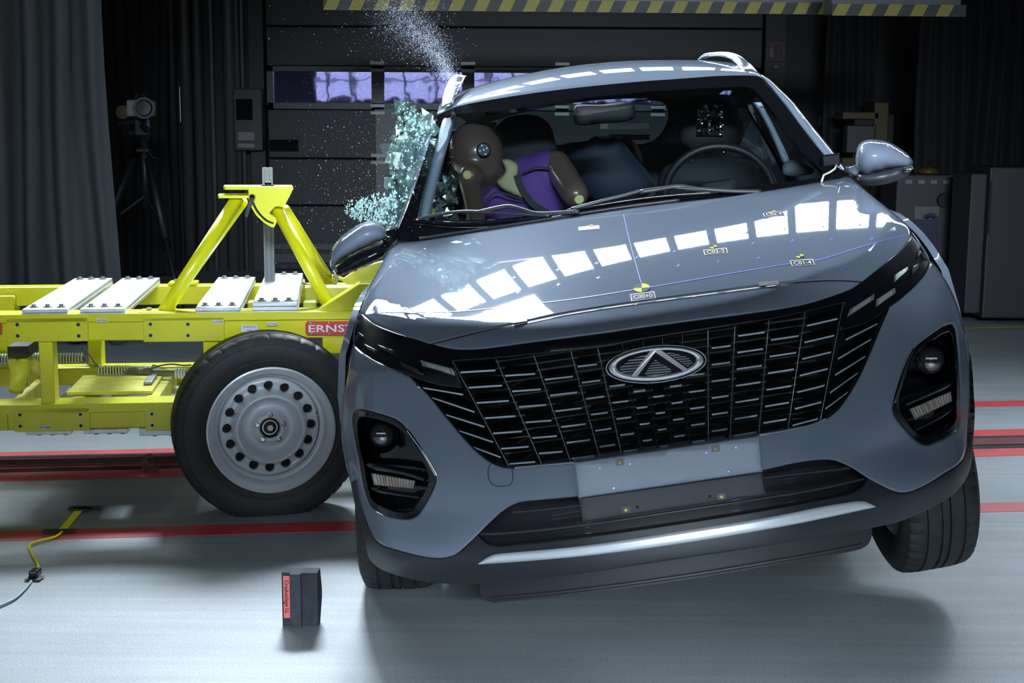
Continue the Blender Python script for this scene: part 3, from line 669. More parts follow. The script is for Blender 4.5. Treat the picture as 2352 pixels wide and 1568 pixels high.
clad_bot = [(806, 1112), (816.7, 1165), (829, 1204), (839, 1243), (847, 1279.6), (861.6, 1298), (882, 1310), (922.8, 1324.5), (975.9, 1335.7), (1024.9, 1340), (1065.6, 1341.5), (1113.8, 1340.6), (1220, 1330.8), (1326, 1318), (1475, 1296), (1602.8, 1277), (1730, 1258.5), (1858, 1235), (2003, 1211.6), (2071, 1195.6), (2131.7, 1169), (2180, 1142.3), (2206.8, 1118), (2223.8, 1089), (2232, 1060), (2234, 1028.5), (2237, 990)]
lg_bot = [(1098, 1227.5), (1112, 1241), (1126.5, 1250), (1143.5, 1252), (1220, 1245.7), (1347.6, 1230.9), (1560, 1201), (1772.8, 1167), (1900, 1143.7), (1955.6, 1131), (1981, 1116), (1992, 1098)]
lg_top = clad_top[11:]; 
pod_l = [(813.5, 943.4), (829, 940), (869.3, 949), (914, 965.7), (936.3, 988), (967.5, 1037), (996, 1082), (1002, 1099.7), (994.3, 1126.4), (972, 1166.6), (958.6, 1184.5), (940.7, 1192.5), (914, 1191), (869.3, 1177), (851.4, 1162), (838, 1131), (824.6, 1059.5), (813.5, 1001.5), (809, 961)]
pod_r = [(2188, 743.8), (2171.8, 746), (2149.4, 760.6), (2104.5, 795), (2089, 818), (2074, 850.5), (2054, 912), (2049.5, 943), (2059.6, 963), (2087.7, 996.4), (2108, 1015), (2127, 1022.8), (2149.4, 1016), (2183, 999), (2200, 981), (2205, 935), (2203, 844.8), (2198, 783), (2194, 754)]
ws_l = [(917, 521), (942, 460.7), (970, 376.5), (992.6, 306), (1005, 264)]
ws_t = [(1005, 264), (1046, 246), (1152.6, 225), (1293, 205), (1461, 188), (1560, 180.8), (1676, 173.5), (1743.5, 176), (1758, 185)]
ws_r = [(1758, 185), (1808, 246.6), (1852, 305), (1910.7, 374), (1951.7, 402)]
P_ = lambda *c: loop(*c)
H_ROLL = (9, .006)
# unseen dark boxes for engine bay and floor pan, added to block light
k = MB().box((-.62, .22, .33), (.62, 1.0, .86)).box((-.70, .62, .25), (.70, 4.1, .5)); k.build('underbody_light_block', DARK, car)
bonnet = panel('bonnet', P_(hood_left, hood_fl, seam, hood_fr, hood_right, hood_rear), PAINT, car, G=GB, step=11, roll=(5, .003), skirt=(0, .01, -.02))
panel('bonnet_lip', P_(seam, lip_bot[::-1]), PAINT, car, G=GB, step=9, roll=(4, .004), skirt=(0, .01, -.02), off=-.001)
hole_pods = [ring(pod_l), ring(pod_r)]
bumper = panel('front_bumper', P_(band_low_l, grille_l, grille_b, grille_r, band_low_r, sil_r[::-1], clad_top[::-1], sil_l[::-1] + [(822.4, 720)]), PAINT, car, G=GF, holes=hole_pods, step=14, roll=(5, .005), skirt=SK)
band = panel('lamp_band', P_([(822.4, 719), (827, 716)], hood_fl, lip_bot, hood_fr, [(2090.5, 546), (2092, 530)], band_low_r[::-1],
    [(2041, 707.3), (1992, 742), (1928, 760)], [(1928, 760), (1940, 695)], strip_low[::-1], [(1041, 830), (1062, 893)], [(1062, 893), (1000, 884), (943, 865)], band_low_l[::-1]), GLOSS, car, G=GB, step=12, roll=(4, .003), skirt=(0, .02, 0), off=-.004)
cladding = panel('bumper_cladding', P_(clad_top[:-1], [(2221.5, 994), (2237, 990)], clad_bot[::-1], [(806, 1112), (819, 1100)]), CLAD, car, G=GF, holes=[loop(clad_top_l[11:] + [(1540, 1109)] + clad_top[18:24], lg_bot[::-1])], step=15, roll=(5, .005), skirt=SK, off=-.006)
arch_r = panel('arch_cladding', P_([(2221.5, 994), (2237.5, 990)], [(2237.5, 990), (2239, 940), (2237, 906.5), (2233.5, 850), (2229, 810)], [(2229, 810), (2228, 850), (2229, 900), (2224, 960), (2221.5, 994)]), CLAD, car, G=GF, step=9, skirt=SK, off=-.004)

# seam lines in the bumper (tow eye cover, panel gaps)
def seamline(nm, pts, w=1.6, m=DARK, parent=car, G=GB, off=.0012): return strip_px(nm, pts, w, m, parent, G, off)
seamline('tow_eye_seam', [(1128, 1064), (1121, 1078), (1124, 1102), (1134, 1114), (1160, 1116), (1174, 1111), (1178, 1096), (1176, 1074)])
seamline('fender_seam', [(811, 793), (801, 830), (793, 868)], 1.5); seamline('fender_seam', [(2136, 600), (2168, 640), (2196, 700), (2213, 760)], 1.5)
seamline('hood_seam', [(p[0], p[1] + 1.2) for p in seam], 2.2, off=.0012)

# grille
GR = empty('grille', None, None, parent=car)
panel('grille_backing', P_([(1041, 826), (1000, 870), (943, 865)], grille_l, grille_b, grille_r, [(2041, 707), (1985, 742), (1940, 690)], strip_low[::-1]), DARK, GR, G=GF, step=30, off=-.2, skirt=None)
strip_px('grille_bottom_trim', grille_b[0:1] + grille_b[1:], 4.5, DCHROME, GR, GF, off=.002, thick=.003)
strip_px('grille_side_trim', grille_l, 4, GLOSS, GR, GF, off=.003, thick=.002); strip_px('grille_side_trim', grille_r, 4, GLOSS, GR, GF, off=.003, thick=.002)
TOPX = [1041, 1139, 1226, 1311, 1373, 1429, 1476, 1521, 1566.6, 1626, 1688, 1766, 1849, 1936.5]
BOTX = [1170, 1244, 1311, 1378, 1428, 1474, 1510, 1544, 1583, 1627, 1677, 1743, 1810, 1884]
tb = cr(strip_low, 4); bb = cr(grille_b, 4)
ty = lambda x: float(np.interp(x, tb[:, 0], tb[:, 1])); by = lambda x: float(np.interp(x, bb[:, 0], bb[:, 1]))
TOPP = [np.array((x, ty(x) + 1)) for x in TOPX]; BOTP = [np.array((x, by(x) - 2)) for x in BOTX]
def railp(i, y):
    a, b = TOPP[i], BOTP[i]; t = (y - a[1]) / (b[1] - a[1]); return np.array((a[0] + (b[0] - a[0]) * t, y))
SLATEDGE = mat('slat_edge_chrome', (.6, .65, .72), .22, .5)
def slat_mesh(c4, dep=.045, rise=13):
    # c4: TL TR BR BL front-face corners in px
    c4 = np.array(c4, float); fr = solve(GF, c4, .0, y1=1.0); up = c4.copy(); up[:, 1] -= rise
    mid = solve(GF, np.array([c4[0] * .36 + c4[3] * .64, c4[1] * .36 + c4[2] * .64]), .004, y1=1.0)
    bt = solve(GF, np.array([c4[0] + (4, -rise), c4[1] + (-4, -rise)]), -dep, y1=1.2); bbk = solve(GF, np.array([c4[3] + (4, -rise * .9), c4[2] + (-4, -rise * .9)]), -dep, y1=1.2)
    V = [fr[0], fr[1], fr[2], fr[3], mid[0], mid[1], bt[0], bt[1], bbk[0], bbk[1]]
    return V, [(0, 4, 5, 1), (4, 3, 2, 5), (6, 0, 1, 7), (8, 9, 2, 3), (6, 8, 3, 4, 0), (7, 1, 5, 2, 9)], [0, 1, 0, 0, 0, 0]
for c in range(13):
    cx = (BOTX[c] + BOTX[c + 1]) / 2; pitch = 35 + 3.2 * min(1, max(0, (cx - 1200) / 350)); base = 15 if c % 2 == 0 else 33
    slope = (BOTP[c + 1][1] - BOTP[c][1]); r = 0
    while True:
        yl = BOTP[c][1] - base - pitch * r; yr = BOTP[c + 1][1] - base - pitch * r
        if yl - 12 < ty(railp(c, yl)[0]) + 3: break
        L = railp(c, yl); R_ = railp(c + 1, yr); hgt = 11
        gap = 4; u = (R_ - L) / np.linalg.norm(R_ - L)
        c4 = [L + u * (gap + 1), R_ - u * (gap + 1), R_ - u * (gap + 5) + (0, hgt), L + u * (gap + 5) + (0, hgt)]
        V, Fc, mi = slat_mesh(c4); fix_normals(mkobj('slat', V, Fc, [GLOSS, SLATEDGE], GR, False, mi)); r += 1
RIBC = mat('rib_chrome', (.26, .29, .33), .2, .6)
for i in range(14):
    a, b = TOPP[i], BOTP[i]; pts = [a + (b - a) * t for t in np.linspace(0, 1, 12)]
    strip_px('grille_rib', pts, 2.6, GLOSS if 4 < i < 9 else RIBC, GR, GF, off=-.006, thick=.004, step=20)
for quad in ([(955, 880), (1066, 898)], [(989.8, 905), (1092.5, 938)], [(1021, 944), (1114.8, 972)], [(1052, 981), (1135, 1007)], [(1086, 1019), (1152.8, 1042)],
             [(1940, 772), (2018, 735)], [(1922, 816), (2003, 771)], [(1915.5, 853), (1990, 810)], [(1904, 893.6), (1973, 848)], [(1893.6, 930.5), (1950, 892)]):
    a, b = np.array(quad[0], float), np.array(quad[1], float)
    V, Fc, mi = slat_mesh([a, b, b + (-3, 10), a + (3, 10)], .04, 14); fix_normals(mkobj('side_louvre', V, Fc, [GLOSS, SLATEDGE], GR, False, mi))
# radiator with fine fins behind the slats
k = MB()
for i in range(20): k.box((-.40, .075, .50 + i * .018), (.40, .079, .504 + i * .018))
fins = k.build('radiator_fins', mat('radiator_fin', (.1, .105, .11), .35, .9), car); fins['kind'] = 'stuff'
for o in fins.children: pass
# emblem
EMB = empty('emblem', None, None, parent=car)
ec = np.array((1507., 836.)); eu = np.array((114.5, -10.5)); ev = np.array((-2.5, -41.5))
E2 = lambda u, v: ec + eu * u + ev * v
def emb_solid(name, pts2, m, o0, o1, holes=None):
    px = np.array([E2(*p) for p in pts2]); a = solve(GF, px, o1, y1=.8); b = solve(GF, px, o0, y1=.8); n = len(px)
    V = list(a) + list(b); Fc = [tuple(range(n))] + [(i, i + n, (i + 1) % n + n, (i + 1) % n) for i in range(n)]
    o = mkobj(name, V, Fc, m, EMB, False); return fix_normals(o)
N = 64; cs = [(math.cos(2 * math.pi * i / N), math.sin(2 * math.pi * i / N)) for i in range(N)]
emb_solid('emblem_plate', [(x * 1.03, y * 1.05) for x, y in cs], GLOSS, -.03, .012)
def emb_ring(name, f0, f1, m, o0, o1):
    K = len(cs); rows = []
    for (fx, o_) in ((f0, o0), ((f0[0] * .75 + f1[0] * .25, f0[1] * .75 + f1[1] * .25, f0[2] * .75 + f1[2] * .25), o1), ((f0[0] * .25 + f1[0] * .75, f0[1] * .25 + f1[1] * .75, f0[2] * .25 + f1[2] * .75), o1), (f1, o0)):
        rows.append(solve(GF, np.array([E2(x * fx[0], y * fx[1] + fx[2]) for x, y in cs]), o_, y1=.8))
    V = [v for r in rows for v in r]; Fc = [(r * K + i, r * K + (i + 1) % K, (r + 1) * K + (i + 1) % K, (r + 1) * K + i) for r in range(3) for i in range(K)]
    return mkobj(name, V, Fc, m, EMB, True)
emb_ring('emblem_rim', (1.02, 1.04, 0), (.985, .985, 0), DCHROME, .012, .016)
BRIGHT = mat('bright_chrome', (.92, .95, 1), .2, .55)
emb_ring('emblem_ring', (.95, .92, .0), (.80, .70, .05), BRIGHT, .012, .022)
def bar(p, q, w):
    p = np.array(p); q = np.array(q); d = q - p; n = np.array((-d[1] * .37, d[0] * 2.7)); n = n / np.hypot(n[0], n[1] * .37) * w; n = np.array((n[0], n[1])); return [tuple(p + n * .5), tuple(q + n * .5), tuple(q - n * .5), tuple(p - n * .5)]
emb_solid('emblem_bar', [(-.06, .88), (.03, .88), (.02, .72), (-.43, -.72), (-.56, -.68)], BRIGHT, .012, .021)
emb_solid('emblem_bar', [(-.03, .88), (.06, .88), (.66, -.52), (.58, -.62), (0, .66)], BRIGHT, .012, .0212)
RIB = mat('ribbed_silver', (.4, .44, .48), .25, .8)
for poly in ([(-.14, .58), (-.2, .58), (-.5, .42), (-.74, -.02), (-.68, -.48), (-.52, -.5)], [(.2, .6), (.36, .54), (.66, .2), (.74, -.14), (.62, -.3)], [(0, .28), (.06, .1), (.3, -.36), (.28, -.6), (-.16, -.66), (-.24, -.5), (-.08, .1)]):
    ys = [p[1] for p in poly]; n = 7
    P = np.array([E2(*p) for p in poly]); k = MB()
    for i in range(n):      # horizontal ribs cut to the window shape
        v0 = min(ys) + (max(ys) - min(ys)) * (i + .15) / n; v1 = v0 + (max(ys) - min(ys)) * .6 / n; row = []
        for v in (v0, v1):
            xs_ = []
            for j in range(len(poly)):
                (x0, y0), (x1, y1) = poly[j], poly[(j + 1) % len(poly)]
                if (y0 > v) != (y1 > v): xs_.append(x0 + (v - y0) / (y1 - y0) * (x1 - x0))
            if len(xs_) >= 2: row.append((min(xs_), max(xs_), v))
        if len(row) == 2:
            pp = solve(GF, np.array([E2(row[0][0], row[0][2]), E2(row[0][1], row[0][2]), E2(row[1][1], row[1][2]), E2(row[1][0], row[1][2])]), .0145, y1=.8); k.add(list(pp), [(0, 1, 2, 3)])
    if k.F: k.build('emblem_ribs', RIB, EMB)

# daytime lamp lenses in the band
DRL_IN = mat('lamp_reflector', (.55, .6, .64), .25, .7, bump=.6, bscale=140)
for q in ([(964, 826), (1039.8, 846), (1046, 863), (972, 841.6)], [(912.6, 829), (965, 847.4), (972.9, 861), (918.4, 841)], [(866, 790.7), (907, 805), (911.7, 817), (869.3, 801)], [(835.8, 789.4), (864.8, 802.8), (867, 815), (840, 801)], [(820, 760), (835.8, 771.5), (835.8, 779), (821, 769)],
          [(1952.7, 709.5), (2008.6, 674), (2007.6, 689), (1944.6, 730.5)], [(2013, 687.6), (2055.7, 660.7), (2057.3, 674), (2013, 706)], [(2054, 631.5), (2085.4, 612), (2086.5, 621), (2054, 650)], [(2093, 614.7), (2111, 604.6), (2113, 615), (2093, 636)], [(2107, 578), (2118.5, 572.6), (2115.7, 584), (2105.6, 594)]):
    q = np.array(q, float); n_ = 4
    dim = q[:, 0].mean() < 955 or q[:, 0].mean() > 2095
    o = panel('day_lamp', loop([q[0], q[1]], [q[1], q[2]], [q[2], q[3]], [q[3], q[0]], step=8), GLOSS if dim else DRL_IN, car, G=GB, step=10, off=-.001, roll=(3, .002), skirt=(0, .01, 0))
    c = q.mean(0); qi = c + (q - c) * .72
    panel('lamp_insert', loop([qi[0], qi[1]], [qi[1], qi[2]], [qi[2], qi[3]], [qi[3], qi[0]], step=8), mat('lamp_dim_insert', (.10, .11, .12), .2, .6) if dim else mat('lamp_bright_insert', (.75, .8, .83), .2, .6, bump=.7, bscale=220), o, G=GB, step=8, off=.0012, skirt=(0, .004, 0))
    ed = [qi[0], qi[1]] if not dim else [q[3], q[2]]
    strip_px('lens_edge', [q[3] + (0, -1), q[2] + (0, -1)], 1.8, CHROME, o, GB, off=.002)
# fog and head lamp pods
def pod(outl, proj, rpx, sig, bars, chrome, side):
    pd = empty('headlamp', None, None, parent=car)
    out = ring(outl); c = out.mean(0); inn = c + (out - c) * .86
    inn = np.array([p for p in inn])
    bz = panel('bezel', out, GLOSS, pd, G=GF, holes=[inn], step=10, off=-.003, roll=(3, .006), skirt=(0, .05, 0))
    panel('pod_recess', c + (out - c) * .97, GLOSS, pd, G=GF, step=16, off=-.07, skirt=None)
    strip_px('chrome_edge', chrome, 5, CHROME, pd, GF, off=.001, thick=.003)
    # projector: housing ring, lens dome
    pc = solve(GF, [proj], -.022, y1=1.3)[0]; s = (pc[1] - CC[1]) / F_PX; r = rpx * s
    d = (pc - CC) / np.linalg.norm(pc - CC); yax = Vector((0.0, 1.0, 0.0)); Mx = Matrix.Translation(Vector(pc)) @ Vector((0, 1, 0)).rotation_difference(Vector((d[0] * .6, 1, d[2] * .3)).normalized()).to_matrix().to_4x4()
    MB().lathe([(r * 1.35, -.004), (r * 1.38, .01), (r * 1.2, .0), (r * 1.12, .03), (r * 1.04, .012), (r, .01), (r, .05)], 36, M=Mx).build('projector_ring', GLOSS, pd, True, 40)
    prof = [(r * math.sin(t), .012 - r * .75 * math.cos(t) + r * .3) for t in np.linspace(0.001, math.pi / 2, 9)]
    MB().lathe(prof, 32, M=Mx).build('projector_lens', mat('projector_glass', (.03, .034, .04), .06, 0, 1, .01, spec=1), pd, True)
    MB().lathe([(0, .028), (r * .8, .028), (r * .8, .04)], 24, M=Mx).build('projector_reflector', DCHROME, pd, True)
    q = np.array(sig, float); o = panel('turn_signal', loop([q[0], q[1]], [q[1], q[2]], [q[2], q[3]], [q[3], q[0]], step=9), mat('signal_reflector', (.55, .5, .45), .12, .9), pd, G=GF, step=9, off=-.03, roll=(3, .003), skirt=(0, .02, 0))
    k = MB(); n = 15      # fluted optics
    for i in range(n):
        t0, t1 = (i + .1) / n, (i + .85) / n; a = [q[0] * (1 - t0) + q[1] * t0, q[0] * (1 - t1) + q[1] * t1, q[3] * (1 - t1) + q[2] * t1, q[3] * (1 - t0) + q[2] * t0]
        f = solve(GF, np.array(a), -.029, y1=1.3); m_ = solve(GF, np.array([(a[0] + a[1]) / 2, (a[2] + a[3]) / 2]), -.022, y1=1.3); k.add(list(f) + list(m_), [(0, 4, 5, 3), (4, 1, 2, 5)])
    k.build('signal_flute', mat('signal_flute', (.8, .77, .74), .12, .6), o)
    k = MB()
    t0 = .3
    for i in range(4, 9, 2):
        t0, t1 = (i + .1) / n, (i + .7) / n; a = [q[0] * (1 - t0) + q[1] * t0, q[0] * (1 - t1) + q[1] * t1, q[3] * (1 - t1) + q[2] * t1, q[3] * (1 - t0) + q[2] * t0]
        a = np.array(a); a = a * .6 + a.mean(0) * .4; k.add(list(solve(GF, a, -.020, y1=1.3)), [(0, 1, 2, 3)])
    k.build('amber_bulb', mat('amber_bulb', (.6, .2, .06), .25, .3), o)
    for b in bars:
        strip_px('pod_bar', b[0], b[1], GLOSS, pd, GF, off=-.03, thick=.016)
    return pd
pod(pod_l, (876, 1001), 30, [(851, 1086), (954, 1104), (951, 1122), (858, 1114)], [([(836, 1066), (880, 1074), (940, 1086), (975, 1098)], 17), ([(846, 1120), (900, 1131), (962, 1140)], 14), ([(858, 1160), (900, 1172), (950, 1168)], 10)], [(936, 988), (962, 1024), (985, 1062), (1001, 1092)], -1)
pod(pod_r, (2138, 829), 34, [(2087.7, 940), (2186, 898), (2188.7, 920.5), (2101, 964)], [([(2080, 925), (2130, 903), (2200, 872)], 16), ([(2100, 985), (2150, 960), (2203, 925)], 16), ([(2120, 1002), (2160, 990), (2196, 965)], 9)], [(2100, 800), (2083, 835), (2068, 880), (2055, 925)], 1)

# lower grille
LG = empty('lower_grille', None, None, parent=car)
lgpoly = loop(clad_top_l[11:] + [(1540, 1109)] + clad_top[18:24], lg_bot[::-1])
panel('lower_backing', lgpoly, mat('lower_backing_black', (.012, .013, .016), .5), LG, G=GF, step=30, off=-.05, skirt=None)
for pts in ([(1175, 1176), (1240, 1170), (1330, 1160), (1540, 1128), (1760, 1096), (1860, 1084), (1953, 1074)], [(1103, 1226), (1160, 1224), (1335, 1206), (1560, 1173), (1770, 1141), (1880, 1122), (1986, 1099)]):
    strip_px('lower_slat', pts, 7, mat('lower_slat_grey', (.05, .055, .065), .4), LG, GF, off=-.026, thick=.016)
k = MB()
for x0, x1 in ((1268, 1345), (1700, 1825), (1345, 1700)):
    for yy in (12, 22, 42, 52, 66):
        a = np.array((x0, 1184 - (x0 - 1268) * .155 + yy - 14.)); b = np.array((x1 * 1., 1184 - (x1 - 1268) * .155 + yy - 14.)); k.add(list(solve(GF, [a, b, b + (0, 2.2), a + (0, 2.2)], -.046, y1=1.2)), [(0, 1, 2, 3)])
kf = k.build('cooler_fins', mat('radiator_fin', (.3, .32, .34), .3, .9), LG); kf['kind'] = 'stuff'
for q in ([(1262, 1153), (1335, 1144), (1336, 1163), (1263, 1173)], [(1758, 1090), (1821, 1078), (1822, 1095), (1760, 1106)]):
    q = np.array(q, float); panel('lower_opening', loop([q[0], q[1]], [q[1], q[2]], [q[2], q[3]], [q[3], q[0]], step=20), DARK, LG, G=GF, step=30, off=-.045, skirt=None)
strip_px('lower_grille_lip', lg_bot, 3, GLOSS, LG, GF, off=-.003)
skid = [[(1097.6, 1295.5), (1114, 1283), (1130.8, 1274), (1147.8, 1271)], [(1147.8, 1271), (1347.6, 1252), (1560, 1220), (1772.8, 1186), (1900, 1160.7), (1964, 1151)], [(1964, 1151), (1985.4, 1151), (2000, 1157), (2011.8, 1163.7)], [(2011.8, 1163.7), (1900, 1188), (1772.8, 1213), (1560, 1248), (1347.6, 1275.5), (1177.6, 1290.4), (1097.6, 1295.5)]]
panel('skid_trim', loop(*skid), BRUSH, car, G=GF, step=10, off=.010, roll=(9, .012), skirt=(0, .01, -.004))
# air dam under the bumper
val = [[(1103, 1338), (1103, 1362.7), (1113.8, 1377.6), (1135, 1384)], [(1135, 1384), (1305, 1367), (1562.4, 1333), (1772.8, 1299), (1943, 1269), (1977, 1260.6)], [(1977, 1260.6), (1994, 1250), (2002, 1232), (2003, 1208)], [(2003, 1208), (1858, 1232), (1730, 1255), (1475, 1291), (1326, 1314), (1103, 1338)]]
AIRD = mat('air_dam_rubber', (.011, .0125, .016), .5, bump=.2, bscale=80)
def val_map(V2, offs):
    d = crays(V2); d = d / d[:, 1:2]; x_ = (V2[:, 0] - 1555) / 450
    y = .20 + .10 * x_ ** 2; return CC + d * (y - CC[1])[:, None]
panel('air_dam', loop(*val), AIRD, car, mapper=val_map, step=16, skirt=(0, .05, .01))
k = MB()
def vstrip(pts, w, off):
    c = cr(pts, 14); a = val_map(c + (0, w / 2), None) + (0, -off, 0); b = val_map(c - (0, w / 2), None) + (0, -off, 0); m_ = val_map(c, None) + (0, -off - .006, 0); n = len(c)
    k.add(list(a) + list(m_) + list(b), [(i, i + 1, n + i + 1, n + i) for i in range(n - 1)] + [(n + i, n + i + 1, 2 * n + i + 1, 2 * n + i) for i in range(n - 1)])
vstrip([(1126, 1374), (1305, 1357), (1562, 1323), (1773, 1289), (1943, 1259), (1980, 1250)], 9, .004)
k.build('air_dam_bead', AIRD, car, True)
# number plate carrier
pq = [(1317.9, 1062), (1745.2, 1000), (1751.6, 1083), (1759.2, 1135.2), (1337.9, 1198.6), (1328.5, 1143.7)]
def plate_map(V2, offs):
    d = crays(V2); d = d / d[:, 1:2]
    C4 = [cy(1318, 1062, -.135), cy(1745, 1000, -.135), cy(1338, 1198, -.115)]
    n = np.cross(C4[1] - C4[0], C4[2] - C4[0]); n /= np.linalg.norm(n)
    if n[1] > 0: n = -n
    t = ((C4[0] - CC) @ n + offs) / (d @ n); return CC + d * t[:, None]
panel('plate_carrier', loop([pq[0], pq[1]], [pq[1], pq[2]], [pq[2], (1541, 1113.4), pq[5]], [pq[5], pq[0]], step=10), mat('satin_silver_blue', (.20, .245, .31), .42, .1, .4, .15), car, mapper=plate_map, step=16, roll=(4, .004), skirt=(0, .07, 0))
panel('plate_lower_half', loop([pq[5], (1541, 1113.6), pq[2]], [pq[2], pq[3]], [pq[3], pq[4]], [pq[4], pq[5]], step=10), CLAD, car, mapper=plate_map, step=16, roll=(4, .004), skirt=(0, .07, 0))
for x, y in ((1423.5, 1061.5), (1643.5, 1030), (1437.5, 1170), (1657, 1139.5)):
    q = np.array([(x - 10, y - 6), (x + 9, y - 8.5), (x + 10, y + 6), (x - 9, y + 8)]); V = list(plate_map(q, np.zeros(4) + .0012)); 
    cl = mkobj('plate_clip', V + [v + (0, .004, 0) for v in V], [(0, 1, 2, 3), (0, 4, 5, 1), (1, 5, 6, 2), (2, 6, 7, 3), (3, 7, 4, 0)], GLOSS, car)
    p = plate_map(np.array([(x, y + 1)]), np.zeros(1) + .002)[0]; MB().lathe([(0, -.001), (.0035, -.001), (.004, .002)], 12, M=Matrix.Translation(Vector(p))).build('brass_screw', mat('brass', (.6, .45, .15), .3, .9), cl)
for x, y in ((1377, 1073.5), (1446.5, 1064.5), (1622, 1038.5), (1690, 1027), (1673, 1081.5), (1409, 1120.5), (1464, 1164.5), (1630, 1140)):
    p = plate_map(np.array([(x, y)]), np.zeros(1) + .0005)[0]; MB().lathe([(0, -.003), (.003, -.0025), (.0042, .001)], 10, M=Matrix.Translation(Vector(p))).build('rivet', BRUSH if y < 1125 else DARK, car)

# bonnet stickers, tape and blue survey marks (off the paint by a hair)
def quad_surf(name, q, m, parent=car, off=.0012, n=4, G=GB):
    q = np.array(q, float); P = []
    for j in range(n + 1):
        for i in range(n + 1):
            s, t = i / n, j / n; P.append(q[0] * (1 - s) * (1 - t) + q[1] * s * (1 - t) + q[2] * s * t + q[3] * (1 - s) * t)
    V = list(solve(G, P, off, y1=1.9)); return mkobj(name, V, [(j * (n + 1) + i, j * (n + 1) + i + 1, (j + 1) * (n + 1) + i + 1, (j + 1) * (n + 1) + i) for j in range(n) for i in range(n)], m, parent, True)
def sticker(s, q):
    q = np.array(q, float); o = quad_surf('code_sticker', q, WHITE); c = q.mean(0); qi = c + (q - c) * np.array([.92, .8]); quad_surf('sticker_field', qi, BLACKP, o, .0016)
    me = textmesh('sticker_text', s, 1, WHITE, None, Matrix.Identity(4), extrude=0, bold=.01); n = len(me.data.vertices); co = np.zeros(n * 3); me.data.vertices.foreach_get('co', co); co = co.reshape(-1, 3)
    hx = max(abs(co[:, 0])) or 1; hy = (co[:, 1].max() - co[:, 1].min()) or 1; s_ = (co[:, 0] / hx * .84 + 1) / 2; t_ = .5 - (co[:, 1] - (co[:, 1].max() + co[:, 1].min()) / 2) / hy * .72
    s_ = s_[:, None]; t_ = t_[:, None]; P = qi[0] * (1 - s_) * (1 - t_) + qi[1] * s_ * (1 - t_) + qi[2] * s_ * t_ + qi[3] * (1 - s_) * t_
    me.data.vertices.foreach_set('co', solve(GB, P, .002).ravel()); me.data.update(); me.parent = o
sticker('C00+0', [(1447, 675), (1503, 668.5), (1506, 684.5), (1450, 691.5)])
sticker('C02-2', [(1615, 573.5), (1669, 568.5), (1672, 581), (1618, 585)])
sticker('C01-4', [(1814, 598), (1867, 594.5), (1872, 607.5), (1819, 611)])
sticker('C06-4', [(1751.5, 489.5), (1799, 485.5), (1803, 493.5), (1756, 497)])
quad_surf('code_sticker', [(1328, 521), (1376, 517), (1377, 524.5), (1329, 529)], mat('faded_sticker', (.6, .66, .68), .4))
def target_disc(c, a, b, tilt=-.06):
    o = None
    for q in range(4):
        pts = [c] + [(c[0] + a * math.cos(t) , c[1] + b * math.sin(t) + a * math.cos(t) * tilt) for t in np.linspace(q * math.pi / 2, (q + 1) * math.pi / 2, 9)]
        V = list(solve(GB, pts, .0014)); ob = mkobj('target_quarter' if o else 'target_disc', V, [tuple(range(len(V)))], YMARK if q % 2 == 1 else BLACKP, o or car)
        if o is None: o = ob
target_disc((1474, 660.5), 19, 10); target_disc((1639, 566.5), 9, 3.5); target_disc((1837.5, 587.5), 9.5, 4); target_disc((1774, 485.5), 9, 2.2); target_disc((1355, 518), 9, 2.2)
for q in ([(1180, 729), (1213, 725), (1210, 737), (1177, 741.5)], [(1741, 648), (1786, 644), (1791, 652), (1744, 656.5)]): quad_surf('tape_tab', q, TAPE, off=.003)
strip_px('blue_line', [(838, 722), (880, 718), (960, 717), (1060, 714), (1157, 704), (1310, 687), (1473, 662), (1640, 634), (1800, 607), (1880, 596), (1960, 572), (2040, 548), (2089, 537)], 1.5, BLUE, car, off=.001)
strip_px('blue_line', [(1473, 650), (1456, 590), (1444, 545), (1432, 492)], 1.6, BLUE, car, off=.001)
marks = [(1101, 695), (1190, 671), (1282, 653), (1374, 637), (928, 708), (927, 756), (1011, 756), (1101, 751), (1558, 609), (1650, 600), (1742, 592), (1943, 618), (2023, 595), (1548, 577), (1730, 558), (1820, 552), (1891, 520), (2002, 548), (1910, 549), (1975, 515), (1803, 525), (1716, 533), (1281, 619), (1370, 604), (1463, 590), (1628, 540), (1180, 637), (2010, 508), (1860, 638), (1100, 732)]
for x, y in marks:
    k = MB()
    for q in ([(x - 5, y + .2), (x + 5, y - 1.2), (x + 5, y + .2), (x - 5, y + 1.6)], [(x + .4, y - 4), (x + 1.8, y - 4), (x - .4, y + 4), (x - 1.8, y + 4)]):
        k.add(list(solve(GB, q, .001)), [(0, 1, 2, 3)])
    k.build('survey_mark', BLUE, car)

# windscreen, frit border, wipers
wso = loop(ws_l, ws_t, ws_r, [(1951.7, 402)] + hood_rear[1:-2] + [(917, 521)])
inner = loop([(957, 509), (963, 478), (981, 404), (1003, 315), (1017, 273), (1035, 262)], [(1035, 262), (1160, 253), (1300, 231), (1461, 213), (1560, 206), (1676, 200), (1716, 200), (1738, 210)], [(1738, 210), (1790, 275), (1840, 340), (1880, 385), (1893, 402), (1880, 408)], [(1880, 408), (1760, 424), (1560, 447), (1430, 464), (1300, 482), (1150, 502), (957, 509)])
wl = P_(ws_l, ws_t, ws_r, [(1951.7, 402), (1900, 418), (1752, 442), (1560, 466), (1433, 482), (1321, 499), (1181, 521), (1054, 541), (964, 554), (912, 553)], [(912, 553), (917, 521)])
panel('windscreen_border', wl, mat('black_frit', (.004, .004, .006), .08, 0, .6, .02), car, G=GW, holes=[inner], step=18, off=-.002, skirt=(0, .02, -.01), y0=.5)
panel('windscreen', inner, GLASS, car, G=GW, step=18, off=-.003, skirt=None, y0=.5)
